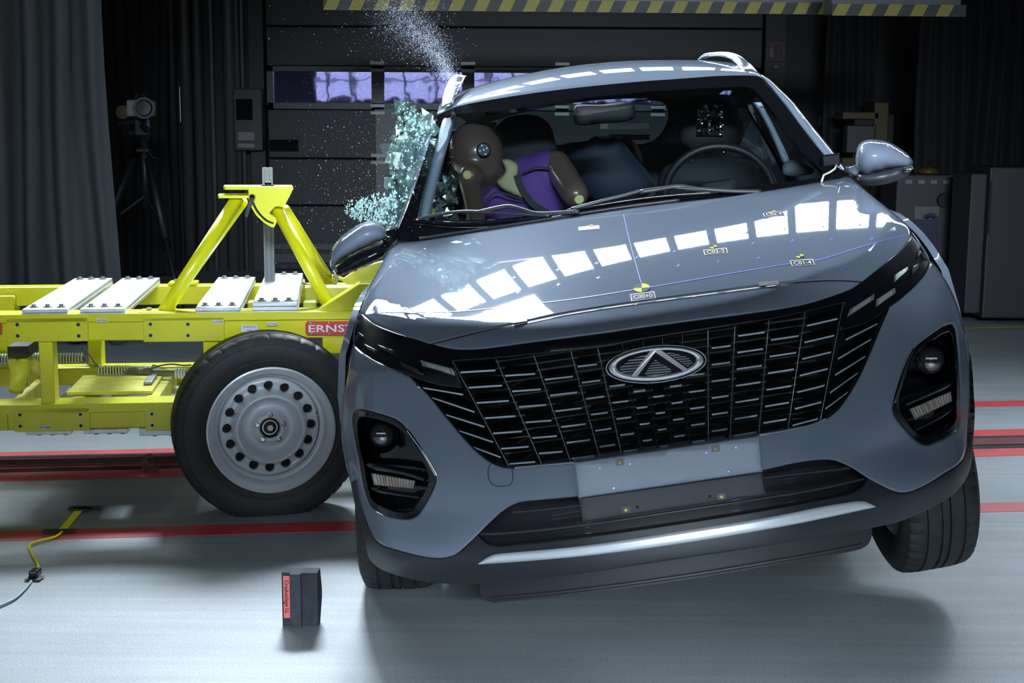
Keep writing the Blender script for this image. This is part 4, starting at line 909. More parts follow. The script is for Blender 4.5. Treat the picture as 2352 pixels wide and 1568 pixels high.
def wtube(name, pts, r, m, parent, G=GW, off=.02, step=8, n=8):
    c = cr(pts, step); k = MB(); k.tube(list(solve(G, c, off, y0=.2)), r, n); return k.build(name, m, parent, True)
for W_ in (dict(blade=[(957, 506), (1010, 512), (1090, 513), (1180, 505), (1266, 496)], frame=[(962, 503), (1010, 492), (1060, 486), (1110, 487), (1180, 491), (1262, 495)], arm=[(1330, 486), (1230, 490), (1196, 480), (1170, 474), (1150, 476), (1100, 487)]),
           dict(blade=[(1303, 484), (1380, 470), (1480, 455), (1560, 447), (1660, 441)], frame=[(1312, 480), (1380, 462), (1430, 450), (1480, 437), (1540, 431), (1600, 436), (1650, 440)], arm=[(1748, 441), (1660, 438), (1600, 433), (1560, 428), (1500, 437), (1470, 441)])):
    wi = empty('wiper', None, None, parent=car)
    wtube('wiper_blade', W_['blade'], .006, GLOSS, wi, off=.018); wtube('wiper_frame', W_['frame'], .0055, SATIN, wi, off=.03); wtube('wiper_arm', W_['arm'], .007, SATIN, wi, off=.035)
    wtube('blade_edge', [(p[0], p[1] - 2.5) for p in W_['blade']], .0012, RIBC, wi, off=.024)
wtube('cowl_lip', [(964, 548), (1054, 534), (1181, 515), (1321, 492), (1433, 475), (1560, 459)], .005, SATIN, car, off=.006)
wtube('sensor_wire', [(1887, 417), (1892, 402), (1905, 396), (1917, 388), (1921, 378)], .0035, mat('cream_wire', (.62, .62, .5), .5), car, off=.03)
p = solve(GW, [(1908, 368)], .02, y0=.2)[0]; MB().box((-.03, -.012, -.02), (.03, .012, .02), bev=.006).build('sensor_box', GLOSS, car).location = tuple(p)

# roof: rows running back from the windscreen header
hdr = cr(ws_t, 12); Hh = solve(GW, hdr, .0, y0=.5)
xm = (Hh[:, 0].min() + Hh[:, 0].max()) / 2
rows = []
for s, dz in ((0, -.004), (.012, .008), (.03, .018), (.08, .038), (.16, .064), (.28, .094), (.42, .118), (.6, .138), (.85, .156), (1.15, .166), (1.6, .17), (2.05, .16), (2.2, .145)):
    r_ = Hh.copy(); r_[:, 1] += s; xr = (r_[:, 0] - xm) / .6; r_[:, 2] += dz * (1 - .35 * np.clip(np.abs(xr), 0, 1.2) ** 2) ; r_[:, 0] = xm + (r_[:, 0] - xm) * (1 + .05 * min(s, .6)); rows.append(r_)
n = len(hdr); V = [v for r_ in rows for v in r_]
mkobj('roof', V, [(j * n + i, (j + 1) * n + i, (j + 1) * n + i + 1, j * n + i + 1)[::-1] for j in range(len(rows) - 1) for i in range(n - 1)], PAINT, car, True)
V2 = [v - np.array((0, -.0, .03)) for v in V]; mkobj('headliner', V2, [(j * n + i, (j + 1) * n + i, (j + 1) * n + i + 1, j * n + i + 1) for j in range(len(rows) - 1) for i in range(n - 1)], mat('headliner', (.03, .032, .036), .9), car, True)
# pillars between glass and silhouette (left and right of the windscreen)
def pillar(inn, out, y_in_off, dy, name='front_pillar'):
    a = cr(inn, 10); b = cr(out, 10); n = 26; A = np.array([a[int(i * (len(a) - 1) / (n - 1))] for i in range(n)]); B = np.array([b[int(i * (len(b) - 1) / (n - 1))] for i in range(n)])
    pa = solve(GW, A, -.004, y0=.5); rowsP = [pa]
    for t in (.12, .5, .88, 1):
        px = A + (B - A) * t; d = crays(px); d = d / d[:, 1:2]; y = pa[:, 1] + dy * (.15 * t + .85 * t ** 2.2) - .012 * math.sin(min(t, 1) * math.pi); rowsP.append(CC + d * (y - CC[1])[:, None])
    last = rowsP[-1] + np.array((0, .12, 0)); rowsP.append(last); V = [v for r_ in rowsP for v in r_]
    o = mkobj(name, V, [(j * n + i, j * n + i + 1, (j + 1) * n + i + 1, (j + 1) * n + i) for j in range(len(rowsP) - 1) for i in range(n - 1)], PAINT, car, True); return fix_normals(o)
pillar(ws_l, [(901, 545), (917, 496), (935, 443), (963, 350), (988, 300), (1013, 250)], 0, .07)
pillar(ws_r[::-1], [(1957.6, 404), (1940, 384), (1910.7, 343.5), (1866.7, 290.7), (1822.7, 235), (1793, 205.6), (1764, 179), (1745, 168)], 0, .07)
# roof rails: arched bars standing on feet
def rail(outer, inner_, y0, y1_, name='roof_rail', parent=car):
    # cross-section ribbon between outer and inner traced edges, then run back to the tail
    a = cr(outer, 8); b = cr(inner_, 8); n = 16; A = np.array([a[int(round(i * (len(a) - 1) / (n - 1)))] for i in range(n)]); B = np.array([b[int(round(i * (len(b) - 1) / (n - 1)))] for i in range(n)])
    ys = np.linspace(y0, y1_, n); rowsR = []
    for t, e in ((0, .03), (0, 0), (.25, -.012), (.75, -.012), (1, 0), (1, .03)):
        px = A + (B - A) * t; d = crays(px); d = d / d[:, 1:2]; rowsR.append(CC + d * (ys + e - CC[1])[:, None])
    V = [v for r_ in rowsR for v in r_]; k = len(rowsR)
    Fc = [(j * n + i, j * n + i + 1, ((j + 1) % k) * n + i + 1, ((j + 1) % k) * n + i) for j in range(k) for i in range(n - 1)] + [tuple(j * n for j in range(k)), tuple(j * n + n - 1 for j in range(k))[::-1]]
    return fix_normals(mkobj(name, V, Fc, mat('rail_silver', (.42, .47, .53), .3, .85), parent, True))
rail([(1013.6, 250), (1017, 222), (1026, 196), (1035, 180), (1044, 173), (1050, 171)], [(1039, 241), (1046, 222), (1055, 203), (1063, 188), (1068, 178), (1072, 174)], 1.62, 1.95)
rail([(1742, 170), (1734.7, 158.7), (1717, 141), (1699.5, 128), (1676, 120), (1650, 119), (1638, 119.7), (1617, 124), (1601, 136)], [(1711, 168), (1702, 158), (1687.8, 143), (1676, 135), (1664, 131), (1650, 129), (1638, 129.6), (1625, 132), (1612, 138)], 1.62, 2.1)
k = MB(); k.box((-.56, 2.0, 1.62), (-.53, 3.4, 1.65), bev=.008)
# sides, doors, glasshouse: built in the side plane
PZ = spline([.2, .28, .4, .55, .68, .8, .9, 1.0, 1.06, 1.1], [.83, .865, .895, .915, .92, .91, .885, .83, .80, .785])
def SX(y, z):
    z = np.asarray(z, float); y = np.asarray(y, float)
    low = PZ(np.clip(z, .2, 1.1)); up = .785 - (z - 1.1) * .42
    f = 1 - .05 * np.clip((y - 3.2) / 1.1, 0, 1) ** 2 - .10 * np.clip((.8 - y) / .5, 0, 1) ** 1.8
    return np.where(z > 1.1, up, low) * f
def side_panel(name, outl, m, s, holes=(), off=0., step=.09, skirt=.02, G=None):
    mp = lambda V2, o: np.stack([s * (SX(V2[:, 0], V2[:, 1]) + o), V2[:, 0], V2[:, 1]], 1)
    o = panel(name, np.array(outl), m, car, holes=[np.array(h) for h in holes], step=step, off=off, mapper=mp, skirt=(-s * skirt, 0, 0))
    return fix_normals(o) if False else o
def sl(pts, st=.04): return cr(pts, st)
def arc(cy_, cz, r, a0, a1, n=16): return [(cy_ + r * math.cos(t), cz + r * math.sin(t)) for t in np.linspace(a0, a1, n)]
AY, RY, AZ = .93, 3.56, .36
for s in (-1, 1):
    fend = sl([(.78, 1.04), (.9, 1.055), (1.12, 1.09)]).tolist() + [(1.18, 1.1), (1.2, .6), (1.2, .3), (1.34, .30)][0:3] + arc(AY, AZ, .37, -.15, math.pi * .97) + [(.60, .62), (.545, .76), (.50, .88), (.49, .95), (.56, .985), (.66, 1.015)]
    side_panel('front_fender', fend, PAINT, s)
    side_panel('front_door', [(1.21, .32), (1.21, 1.1), (2.25, 1.12), (2.28, .32)], PAINT, s, step=.12)
    rd = [(2.30, .32), (2.27, 1.12), (3.25, 1.14), (3.3, .9)] + arc(RY, AZ, .38, math.pi * .62, math.pi * 1.02, 8)
    side_panel('rear_door', rd, PAINT, s, step=.12)
    side_panel('rear_quarter', [(3.32, .9), (3.27, 1.14), (3.3, 1.2), (3.75, 1.25), (3.62, 1.5), (3.9, 1.42), (4.2, 1.1), (4.32, .8), (4.3, .4), (4.2, .3)] + arc(RY, AZ, .38, -.1, math.pi * .61, 10), PAINT, s, step=.12)
    side_panel('sill_cladding', [(1.3, .3), (3.2, .3), (3.2, .2), (1.3, .2)], CLAD, s, step=.12, off=.01)
    side_panel('arch_trim', arc(AY, AZ, .40, -.1, math.pi * .98, 20) + arc(AY, AZ, .355, math.pi * .98, -.1, 20), CLAD, s, step=.05, off=.006)
    side_panel('arch_trim', arc(RY, AZ, .41, -.1, math.pi * 1.03, 20) + arc(RY, AZ, .36, math.pi * 1.03, -.1, 20), CLAD, s, step=.05, off=.006)
    if s > 0:
        side_panel('side_glass', [(1.5, 1.13), (1.85, 1.46), (2.2, 1.5), (2.25, 1.13)], GLASS, s, off=-.01, step=.12)
    side_panel('side_glass', [(2.33, 1.13), (2.3, 1.5), (3.0, 1.48), (3.25, 1.15)], GLASS, s, off=-.01, step=.12)
    side_panel('window_frame', [(1.22, 1.1), (1.45, 1.22), (1.78, 1.53), (2.2, 1.575), (3.0, 1.56), (3.6, 1.49), (3.8, 1.25), (3.3, 1.12)], GLOSS, s, holes=[[(1.42, 1.13), (1.83, 1.48), (2.2, 1.51), (2.24, 1.13)], [(2.33, 1.13), (2.3, 1.5), (3.0, 1.48), (3.25, 1.15)]], step=.12, off=-.004)
# tailgate, rear bumper
tw = .80
k = MB(); k.add([(-tw, 4.28, .35), (tw, 4.28, .35), (tw, 4.3, .95), (-tw, 4.3, .85), (-.72, 4.22, .98), (.72, 4.22, .98)], [(1, 0, 3, 2), (2, 3, 4, 5)]); k.build('tailgate', PAINT, car)
rwin = [(1139, 285), (1150, 262), (1180, 249), (1293, 238), (1440, 232), (1510, 230), (1529, 237), (1535, 262), (1530, 285), (1510, 315), (1488, 328), (1400, 332), (1300, 332), (1200, 338), (1145, 345), (1138, 320)]
def rear_map(V2, o):
    d = crays(V2); d = d / d[:, 1:2]; y = 3.95 - .0035 * (330 - V2[:, 1]) * 0.6 ; return CC + d * (y - CC[1])[:, None]
def cpx(P):
    q = RC @ (MC @ np.array(P) + TC - OC); return (1176 + F_PX * q[0] / q[2], 784 + F_PX * q[1] / q[2])
rearo = loop(*[[cpx(a), cpx(b)] for a, b in (((-.76, 3.9, .75), (-.76, 3.9, 1.12)), ((-.76, 3.9, 1.12), (-.56, 3.75, 1.69)), ((-.56, 3.75, 1.69), (.56, 3.75, 1.69)), ((.56, 3.75, 1.69), (.76, 3.9, 1.12)), ((.76, 3.9, 1.12), (.76, 3.9, .75)), ((.76, 3.9, .75), (-.76, 3.9, .75)))], step=30)
TRIMB = mat('interior_black_trim', (.012, .013, .015), .7)
panel('tailgate_trim', rearo, TRIMB, car, mapper=rear_map, holes=[ring(rwin, 10)], step=40, skirt=(0, .06, 0))
panel('rear_window', ring(rwin, 10), GLASS, car, mapper=lambda V2, o: rear_map(V2, o) + (0, .05, 0), step=40, skirt=None)
q = np.array([(1397, 309), (1492, 309), (1492, 321), (1397, 323)]); V = list(rear_map(q, 0) + (0, -.01, 0)); o = mkobj('window_sticker', V, [(0, 1, 2, 3)], mat('sticker_clear', (.12, .13, .14), .4), car)
q = np.array([(1458, 311), (1488, 311), (1488, 319), (1458, 319)]); mkobj('sticker_logo', list(rear_map(q, 0) + (0, -.014, 0)), [(0, 1, 2, 3)], mat('sticker_red', (.35, .04, .04), .4), o)
q = np.array([(1380, 313), (1428, 314), (1426, 327), (1378, 326)]); o = mkobj('window_sticker', list(rear_map(q, 0) + (0, -.02, 0)), [(0, 1, 2, 3)], mat('sticker_cream', (.6, .6, .45), .4), car)

# ------------------------------------------------------------------ car wheels
def tyre_mesh(R=.345, hw=.112, rb=.225, n=150, sip=3, depth=.007, wide=None):
    half = [(rb, hw * .78), (rb + .006, hw * .9), (rb + (R - rb) * .35, hw * 1.03), (rb + (R - rb) * .62, hw * 1.04), (R - .026, hw * .97), (R - .012, hw * .90), (R - .005, hw * .80), (R - .002, hw * .62),
            (R - .001, hw * .54), (R - depth, hw * .52), (R - depth, hw * .46), (R, hw * .44), (R, hw * .16), (R - depth, hw * .14), (R - depth, hw * .08), (R, hw * .06)]
    prof = [(r, -y) for r, y in half] + [(r, y) for r, y in half[::-1]]; k = len(prof); V = []; Fc = []
    for i in range(n):
        a = 2 * math.pi * i / n; cut = i % sip == 0
        for j, (r, y) in enumerate(prof):
            jj = min(j, k - 1 - j); rr = r
            if cut and jj in (4, 5, 6, 7): rr -= .006
            aa = a + (.004 if cut and jj >= 7 else 0); V.append((rr * math.cos(aa), y, rr * math.sin(aa)))
    # narrow the cut by pulling every sipe ring towards its neighbour
    for i in range(n):
        j = (i + 1) % n
        for q in range(k - 1): Fc.append((i * k + q, j * k + q, j * k + q + 1, i * k + q + 1))
    return V, Fc
def car_wheel(c, rz, ry, name='front_wheel', simple=False):
    e = empty(name, None, None, parent=car, loc=c); e.rotation_euler = (0, ry, math.pi / 2 + rz)
    e.rotation_euler = (Matrix.Rotation(ry, 3, 'Y') @ Matrix.Rotation(math.pi / 2 + rz, 3, 'Z')).to_euler()
    V, Fc = tyre_mesh(n=200, sip=4); fix_normals(mkobj('tyre', V, Fc, RUBBER, e, True)).data.set_sharp_from_angle(angle=math.radians(28))
    MB().lathe([(.03, 0), (.12, -.02), (.2, -.03), (.224, -.085), (.226, .085), (.205, .05), (.03, .03)], 40, close=True).build('rim', STEEL, e, True, 30)
    return e
car_wheel((.775, .93, .28), math.radians(2.5), math.radians(-2))
car_wheel((-.81, .93, .435), math.radians(5), math.radians(8))
car_wheel((.80, 3.56, .33), 0, 0, 'rear_wheel'); car_wheel((-.80, 3.56, .33), 0, 0, 'rear_wheel')

# ------------------------------------------------------------------ inflated shapes traced at their own depth
def puff(name, outl, y0, w, depth, m, parent, back=True, step=9, smooth_step=7):
    o_ = ring(outl, smooth_step)
    yf = y0 if callable(y0) else (lambda V: np.full(len(V), float(y0)))
    def mp(V2, offs):
        d = crays(V2); d = d / d[:, 1:2]; return CC + d * (yf(V2) - CC[1])[:, None]
    ob = panel(name, o_, m, parent, mapper=mp, step=step, skirt=None); me = ob.data
    V = np.zeros(len(me.vertices) * 3); me.vertices.foreach_get('co', V); V = V.reshape(-1, 3); F0 = [tuple(p.vertices) for p in me.polygons]; n = len(V)
    cnt = {}
    for f in F0:
        for i in range(len(f)):
            e = (min(f[i], f[(i + 1) % len(f)]), max(f[i], f[(i + 1) % len(f)])); cnt[e] = cnt.get(e, 0) + 1
    E_ = np.array(list(cnt)); bd = np.zeros(n, bool)
    for e, c in cnt.items():
        if c == 1: bd[list(e)] = True
    L = np.linalg.norm(V[E_[:, 0]] - V[E_[:, 1]], axis=1); wt = 1 / (L + 1e-9); W_ = np.zeros(n); np.add.at(W_, E_[:, 0], wt); np.add.at(W_, E_[:, 1], wt); W_[W_ == 0] = 1
    ar = np.zeros(n); np.add.at(ar, E_[:, 0], L); np.add.at(ar, E_[:, 1], L); u = np.zeros(n)
    for _ in range(400):      # soap-film dome over the outline
        s_ = np.zeros(n); np.add.at(s_, E_[:, 0], wt * u[E_[:, 1]]); np.add.at(s_, E_[:, 1], wt * u[E_[:, 0]]); u = (s_ + ar) / W_; u[bd] = 0
    h = np.sqrt(np.clip(u / (u.max() + 1e-12), 0, 1)); d = V - CC; d = d / d[:, 1:2]; yb = V[:, 1]
    Vf = CC + d * (yb - depth * h - CC[1])[:, None]; Vb = CC + d * (yb + depth * h * (.9 if back else 0) + (0 if back else .004) - CC[1])[:, None]
    me2 = bpy.data.meshes.new(name); me2.from_pydata([tuple(v) for v in Vf] + [tuple(v) for v in Vb], [], F0 + [tuple(i + n for i in f[::-1]) for f in F0] + [(a, b, b + n, a + n) for (a, b), c in cnt.items() if c == 1])
    me2.materials.append(m); me2.polygons.foreach_set('use_smooth', [True] * len(me2.polygons)); me2.validate(); me2.update(); ob.data = me2; bpy.data.meshes.remove(me)
    import bmesh
    bm = bmesh.new(); bm.from_mesh(me2); bmesh.ops.remove_doubles(bm, verts=bm.verts[:], dist=1e-6); bmesh.ops.recalc_face_normals(bm, faces=bm.faces[:]); bm.to_mesh(me2); bm.free()
    return ob
# door mirrors
mr = empty('door_mirror', None, None, parent=car)
puff('mirror_lower', [(1966, 396), (1969, 411), (1981, 422.6), (2013, 425.6), (2057, 416.8), (2086.6, 402), (2098, 384), (2096, 376), (2050, 384), (1990, 396)], 1.14, 16, .07, SATIN, mr)
puff('mirror_shell', [(1967, 385), (1966, 352), (1972, 332), (1987, 322.3), (2010, 320.6), (2042.6, 327), (2072, 343.5), (2090, 359), (2098, 373), (2094, 379), (2040, 390), (1984, 401)], 1.13, 34, .10, PAINT, mr)
puff('mirror_indicator', [(2066, 388), (2085, 382), (2099, 376), (2100, 386), (2088, 394), (2068, 396)], 1.06, 6, .012, LENS, mr)
k = MB(); k.tube([cy(1946, 390, 1.2), cy(1958, 391, 1.18), cy(1976, 391, 1.14)], [.014, .013, .02], 8); k.build('mirror_arm', PAINT, mr, True)
ml = empty('door_mirror', None, None, parent=car); ml['label'] = 'mirror knocked upwards by the crash'
puff('mirror_lower', [(764, 618), (774, 634), (800, 628), (850, 608), (880, 590), (893, 566), (895, 552), (872, 562), (830, 580), (785, 600)], 1.22, 16, .07, GLOSS, ml)
puff('mirror_shell', [(757, 600), (762, 574), (777, 550), (800, 530), (830, 512), (850, 507), (866, 508), (880, 520), (892, 541), (870, 556), (820, 580), (775, 604), (764, 622)], 1.20, 34, .09, PAINT, ml)
puff('mirror_indicator', [(758, 612), (768, 610), (775, 624), (766, 630)], 1.14, 5, .012, LENS, ml)
k = MB(); k.tube([cy(880, 552, 1.2), cy(897, 541, 1.22), cy(908, 532, 1.25)], [.03, .025, .02], 8); k.build('mirror_arm', GLOSS, ml, True)

# ------------------------------------------------------------------ cabin
k = MB(); k.add([(-.70, 1.02, 1.13), (.70, 1.02, 1.13), (.70, 1.45, 1.10), (-.70, 1.45, 1.10), (-.70, 1.5, .75), (.70, 1.5, .75), (-.7, 1.0, .5), (.7, 1.0, .5)], [(0, 1, 2, 3), (3, 2, 5, 4), (0, 6, 7, 1), (4, 5, 7, 6)])
k.build('dashboard', TRIMB, car)
k = MB().box((-.72, 1.0, .48), (.72, 4.0, .52)); k.build('cabin_floor', TRIMB, car)
puff('pillar_trim', [(1021, 271), (1034, 270), (1040, 278), (1038, 300), (1012, 390), (993, 469), (985, 498), (980, 512), (966, 508), (966, 478), (984, 404), (1006, 315)], lambda V: 1.30 + (V[:, 1] * -1 + 500) * .0013, 14, .03, GREYTRIM, car, back=False)
for q, y, m in (([(1727, 223), (1740, 226), (1764, 264), (1787.5, 311), (1812.4, 372.8), (1799, 374), (1781.6, 334.7), (1758, 282), (1738, 247)], 2.2, GREYTRIM), ([(1692, 218), (1701, 216), (1730, 250), (1757, 305), (1783, 374), (1775, 378), (1745, 312), (1718, 258)], 2.9, mat('pillar_dark_trim', (.10, .11, .125), .6)),
                ([(1733, 200), (1752, 198), (1800, 258), (1850, 330), (1886, 384), (1876, 390), (1836, 340), (1780, 262)], 1.55, mat('pillar_dark_trim', (.10, .11, .125), .6))):
    puff('pillar_trim', q, y, 7, .02, m, car, back=False, step=7)
puff('door_cap', [(1712, 340), (1745, 338), (1752, 372), (1738, 372)], 2.7, 8, .01, mat('pillar_dark_trim', (.10, .11, .125), .6), car, back=False, step=7)
puff('door_cap', [(1800, 376), (1826, 366), (1872, 392), (1868, 398), (1800, 400)], 1.45, 8, .01, mat('pillar_dark_trim', (.10, .11, .125), .6), car, back=False, step=7)
puff('interior_mirror', [(1320, 244), (1380, 240), (1452, 236), (1459, 250), (1457, 272), (1440, 278), (1380, 284), (1322, 285), (1317, 262)], 1.42, 10, .015, DARK, car)
SEATS = {}
def seat(parts, posts=None):
    s = empty('front_seat', None, None, parent=car)
    for nm, outl, y, w_, d in parts: puff(nm, outl, y, w_, d, FABRIC, s, step=14, smooth_step=14)
    if posts:
        for a, b in posts: MB().tube([cy(*a, 2.12), cy(*b, 2.12)], .008, 8).build('headrest_post', CHROME, s, True)
    return s
s1 = seat([('headrest', [(1134, 310), (1140, 290), (1160, 272), (1200, 263), (1235, 266), (1262, 285), (1274, 320), (1280, 360), (1240, 395), (1180, 400), (1145, 370)], 2.12, 30, .07),
      ('backrest', [(1090, 400), (1180, 380), (1290, 350), (1330, 400), (1345, 520), (1300, 600), (1100, 620)], 2.1, 40, .09), ('seat_cushion', [(1080, 590), (1340, 560), (1360, 640), (1090, 670)], 1.75, 30, .2)])
s2 = seat([('headrest', [(1563, 240), (1580, 226), (1640, 216), (1690, 224), (1703, 250), (1705, 320), (1695, 338), (1600, 343), (1566, 335)], 2.12, 25, .07),
      ('backrest', [(1508, 430), (1520, 390), (1550, 372), (1640, 362), (1700, 362), (1735, 380), (1760, 430), (1780, 540), (1500, 570)], 2.15, 35, .09), ('seat_cushion', [(1500, 560), (1760, 530), (1770, 620), (1510, 640)], 1.8, 30, .2)],
      [((1587, 340), (1588, 372)), ((1662, 336), (1662, 364))])
FOIL = mat('crinkled_foil', (.75, .78, .8), .12, 1)
_nt = FOIL.node_tree; _b = _nt.nodes['Principled BSDF']; _v = _nt.nodes.new('ShaderNodeTexVoronoi'); _v.inputs['Scale'].default_value = 26; _v.feature = 'F1'; _t = _nt.nodes.new('ShaderNodeTexCoord'); _bp = _nt.nodes.new('ShaderNodeBump'); _bp.inputs['Strength'].default_value = 1; _bp.inputs['Distance'].default_value = .02
_nt.links.new(_t.outputs['Object'], _v.inputs['Vector']); _nt.links.new(_v.outputs['Distance'], _bp.inputs['Height']); _nt.links.new(_bp.outputs[0], _b.inputs['Normal'])
q = [cy(x, y, 2.04) for x, y in ((1603, 240), (1661, 240), (1661, 312), (1601, 311))]; V = []; n = 8
for j in range(n + 1):
    for i in range(n + 1):
        a, b = i / n, j / n; p = q[0] * (1 - a) * (1 - b) + q[1] * a * (1 - b) + q[2] * a * b + q[3] * (1 - a) * b; e_ = 0 if i in (0, n) or j in (0, n) else RNG.uniform(-.007, .007); V.append(p + (0, e_, 0))
mkobj('foil_patch', V, [(j * (n + 1) + i, j * (n + 1) + i + 1, (j + 1) * (n + 1) + i + 1, (j + 1) * (n + 1) + i) for j in range(n) for i in range(n)], FOIL, s2)
puff('rear_seat', [(1478, 350), (1476, 333), (1490, 326), (1560, 321), (1700, 316), (1730, 330), (1740, 400), (1600, 450), (1480, 450)], 2.95, 10, .05, mat('rear_seat_fabric', (.05, .06, .085), .8), car, step=16)
puff('rear_seat', [(1290, 336), (1330, 326), (1450, 322), (1470, 345), (1470, 440), (1290, 440)], 3.0, 10, .05, mat('rear_seat_fabric2', (.03, .034, .045), .8), car, step=16)
k = MB(); c0 = np.array(cy(1652, 448, 1.42)); pts = []
for i in range(40):
    a = 2 * math.pi * i / 40; pts.append(c0 + .185 * math.cos(a) * np.array([1, 0, 0]) + .185 * math.sin(a) * np.array([0, .42, .91]))
k.tube(pts, .015, 8, closed=True); st = k.build('steering_wheel', TRIMB, car, True); st.data.materials[0] = mat('wheel_leather', (.007, .008, .009), .5)
MB().box((c0[0] - .06, c0[1] - .03, c0[2] - .06), (c0[0] + .06, c0[1] + .01, c0[2] + .05), bev=.02).box((c0[0] - .18, c0[1], c0[2] - .02), (c0[0] + .18, c0[1] + .02, c0[2] + .01), bev=.006).build('wheel_hub', TRIMB, st)
cl = puff('blue_cushion', [(1304, 358), (1338, 337), (1356, 318), (1368, 312), (1380, 316), (1388, 326), (1398, 318), (1413, 315), (1430, 326), (1458, 360), (1492, 401), (1503, 432), (1440, 470), (1380, 470), (1338, 440), (1318, 393)], 2.25, 24, .06, mat('dark_blue_cloth', (.005, .010, .024), .7, bump=.4, bscale=40), None, step=10)
def to_car_world(o):
    o.matrix_world = car.matrix_world.copy(); return o
to_car_world(cl); tag(cl, 'dark blue two-lobed cushion standing between the two front seats of the car', 'cushion')

# ------------------------------------------------------------------ crash test dummy
SKIN = mat('dummy_brown_vinyl', (.125, .08, .062), .32, 0, .4, .15)
SUIT = mat('purple_dummy_suit', (.10, .035, .22), .7, bump=.3, bscale=500)
dm = empty('crash_test_dummy', 'brown crash test dummy in a purple suit leaning to the passenger window', 'crash dummy'); dm.matrix_world = car.matrix_world.copy()
def blob(name, caps, m, parent, vox=.011, it=5):
    # overlapping tapered limbs and balls fused into one continuous skin
    k = MB()
    def ball(c, r, n=14):
        k.lathe([(max(1e-4, r * math.sin(t)), -r * math.cos(t)) for t in np.linspace(0, math.pi, 10)], n, M=Matrix.Translation(tuple(c)))
    for c in caps:
        if len(c) == 2: ball(*c)
        else:
            p, q, r1, r2 = c; p, q = np.array(p), np.array(q); ball(p, r1); ball(q, r2); k.tube([p, q], [r1, r2], 16)
    o = k.build(name, m, parent, True); md = o.modifiers.new('r', 'REMESH'); md.mode = 'VOXEL'; md.voxel_size = vox
    sm = o.modifiers.new('s', 'SMOOTH'); sm.factor = .6; sm.iterations = it
    bpy.context.view_layer.update(); me2 = bpy.data.meshes.new_from_object(o.evaluated_get(bpy.context.evaluated_depsgraph_get())); o.modifiers.clear(); o.data = me2
    if not me2.materials: me2.materials.append(m)
    me2.polygons.foreach_set('use_smooth', [True] * len(me2.polygons)); return o
# whole figure in one surface: pelvis, trunk, neck, head, arm stumps, legs down to the feet
P_hip, P_ch, P_sh = cy(1235, 560, 1.92), cy(1205, 480, 1.9), cy(1195, 432, 1.88)
blob('body', [(P_hip, P_ch, .13, .14), (P_ch, P_sh, .14, .11), (P_sh, cy(1130, 392, 1.77), .06, .062), (cy(1094, 352, 1.74), .104), (cy(1090, 336, 1.75), .094), (cy(1108, 378, 1.735), .078),
    (cy(1120, 440, 1.84), cy(1080, 404, 1.62), .05, .044), (cy(1078, 408, 1.62), cy(1096, 500, 1.72), .043, .034),
    (P_sh, cy(1278, 378, 1.82), .08, .056), (cy(1278, 378, 1.82), cy(1322, 446, 1.63), .055, .05),
    (P_hip, cy(1160, 620, 1.45), .09, .065), (cy(1160, 620, 1.45), cy(1150, 780, 1.16), .06, .04), (P_hip, cy(1300, 605, 1.45), .09, .065), (cy(1300, 605, 1.45), cy(1300, 760, 1.16), .06, .04)], SKIN, dm)
blob('purple_suit', [(cy(1238, 570, 1.9), cy(1225, 490, 1.87), .15, .16), (cy(1225, 490, 1.87), cy(1222, 430, 1.86), .16, .125), (cy(1222, 430, 1.86), cy(1258, 395, 1.84), .125, .085), (cy(1200, 450, 1.86), cy(1128, 456, 1.8), .10, .075)], SUIT, dm)
def disc_on(name, px, py, y, r, m, parent, dy=-.001):
    c = cy(px, py, y); d = (c - CC) / np.linalg.norm(c - CC); Mx = Matrix.Translation(Vector(c)) @ Vector((0, 1, 0)).rotation_difference(Vector(d)).to_matrix().to_4x4(); k = MB(); k.lathe([(0, -.006), (r * .8, -.006), (r, 0), (r, .02)], 24, M=Mx); return k.build(name, m, parent), Mx
hd, Mx = disc_on('head_target', 1111, 344, 1.625, .026, mat('black_target', (.02, .02, .03), .5), dm)
k = MB()
for a, b in ((-.004, .016), (-.014, -.002), (.0, 0), (.012, .004), (.004, -.016)): k.lathe([(0, 0), (.0035, 0), (.0035, .004)], 10, M=Mx @ Matrix.Translation((a, -.009, b)))
k.build('target_dots', WHITE, hd)
YP = mat('yellow_chalk', (.62, .56, .2), .7); disc_on('chalk_patch', 1073.5, 402, 1.582, .017, YP, dm); disc_on('chalk_patch', 1330, 458, 1.588, .018, YP, dm)
puff('neck_scarf', [(1152, 366), (1165, 364), (1190, 378), (1189, 415), (1196, 430), (1203, 454), (1180, 448), (1150, 432), (1140, 418), (1160, 395)], 1.68, 10, .02, mat('beige_cloth', (.45, .38, .2), .8), dm, step=7)
BELT = mat('belt_webbing', (.012, .012, .014), .7)
def webbing(name, pts, y, w, m, parent):
    c = cr(pts, 8); t = np.gradient(c, axis=0); n = np.c_[-t[:, 1], t[:, 0]]; n /= np.linalg.norm(n, axis=1)[:, None]; V = []
    for i, p in enumerate(c):
        yy = np.interp(i, [0, len(c) - 1], y); V += [cy(*(p + n[i] * w / 2), yy), cy(*(p - n[i] * w / 2), yy), cy(*(p - n[i] * w / 2), yy + .004), cy(*(p + n[i] * w / 2), yy + .004)]
    return mkobj(name, V, [(i * 4 + a, i * 4 + 4 + a, i * 4 + 4 + (a + 1) % 4, i * 4 + (a + 1) % 4) for i in range(len(c) - 1) for a in range(4)], m, parent)
webbing('suit_trim', [(1112, 478), (1122, 455), (1142, 441), (1170, 448), (1200, 458)], (1.66, 1.66), 4, BELT, dm)
webbing('suit_trim', [(1200, 396), (1235, 384), (1268, 388)], (1.7, 1.72), 5, BELT, dm)
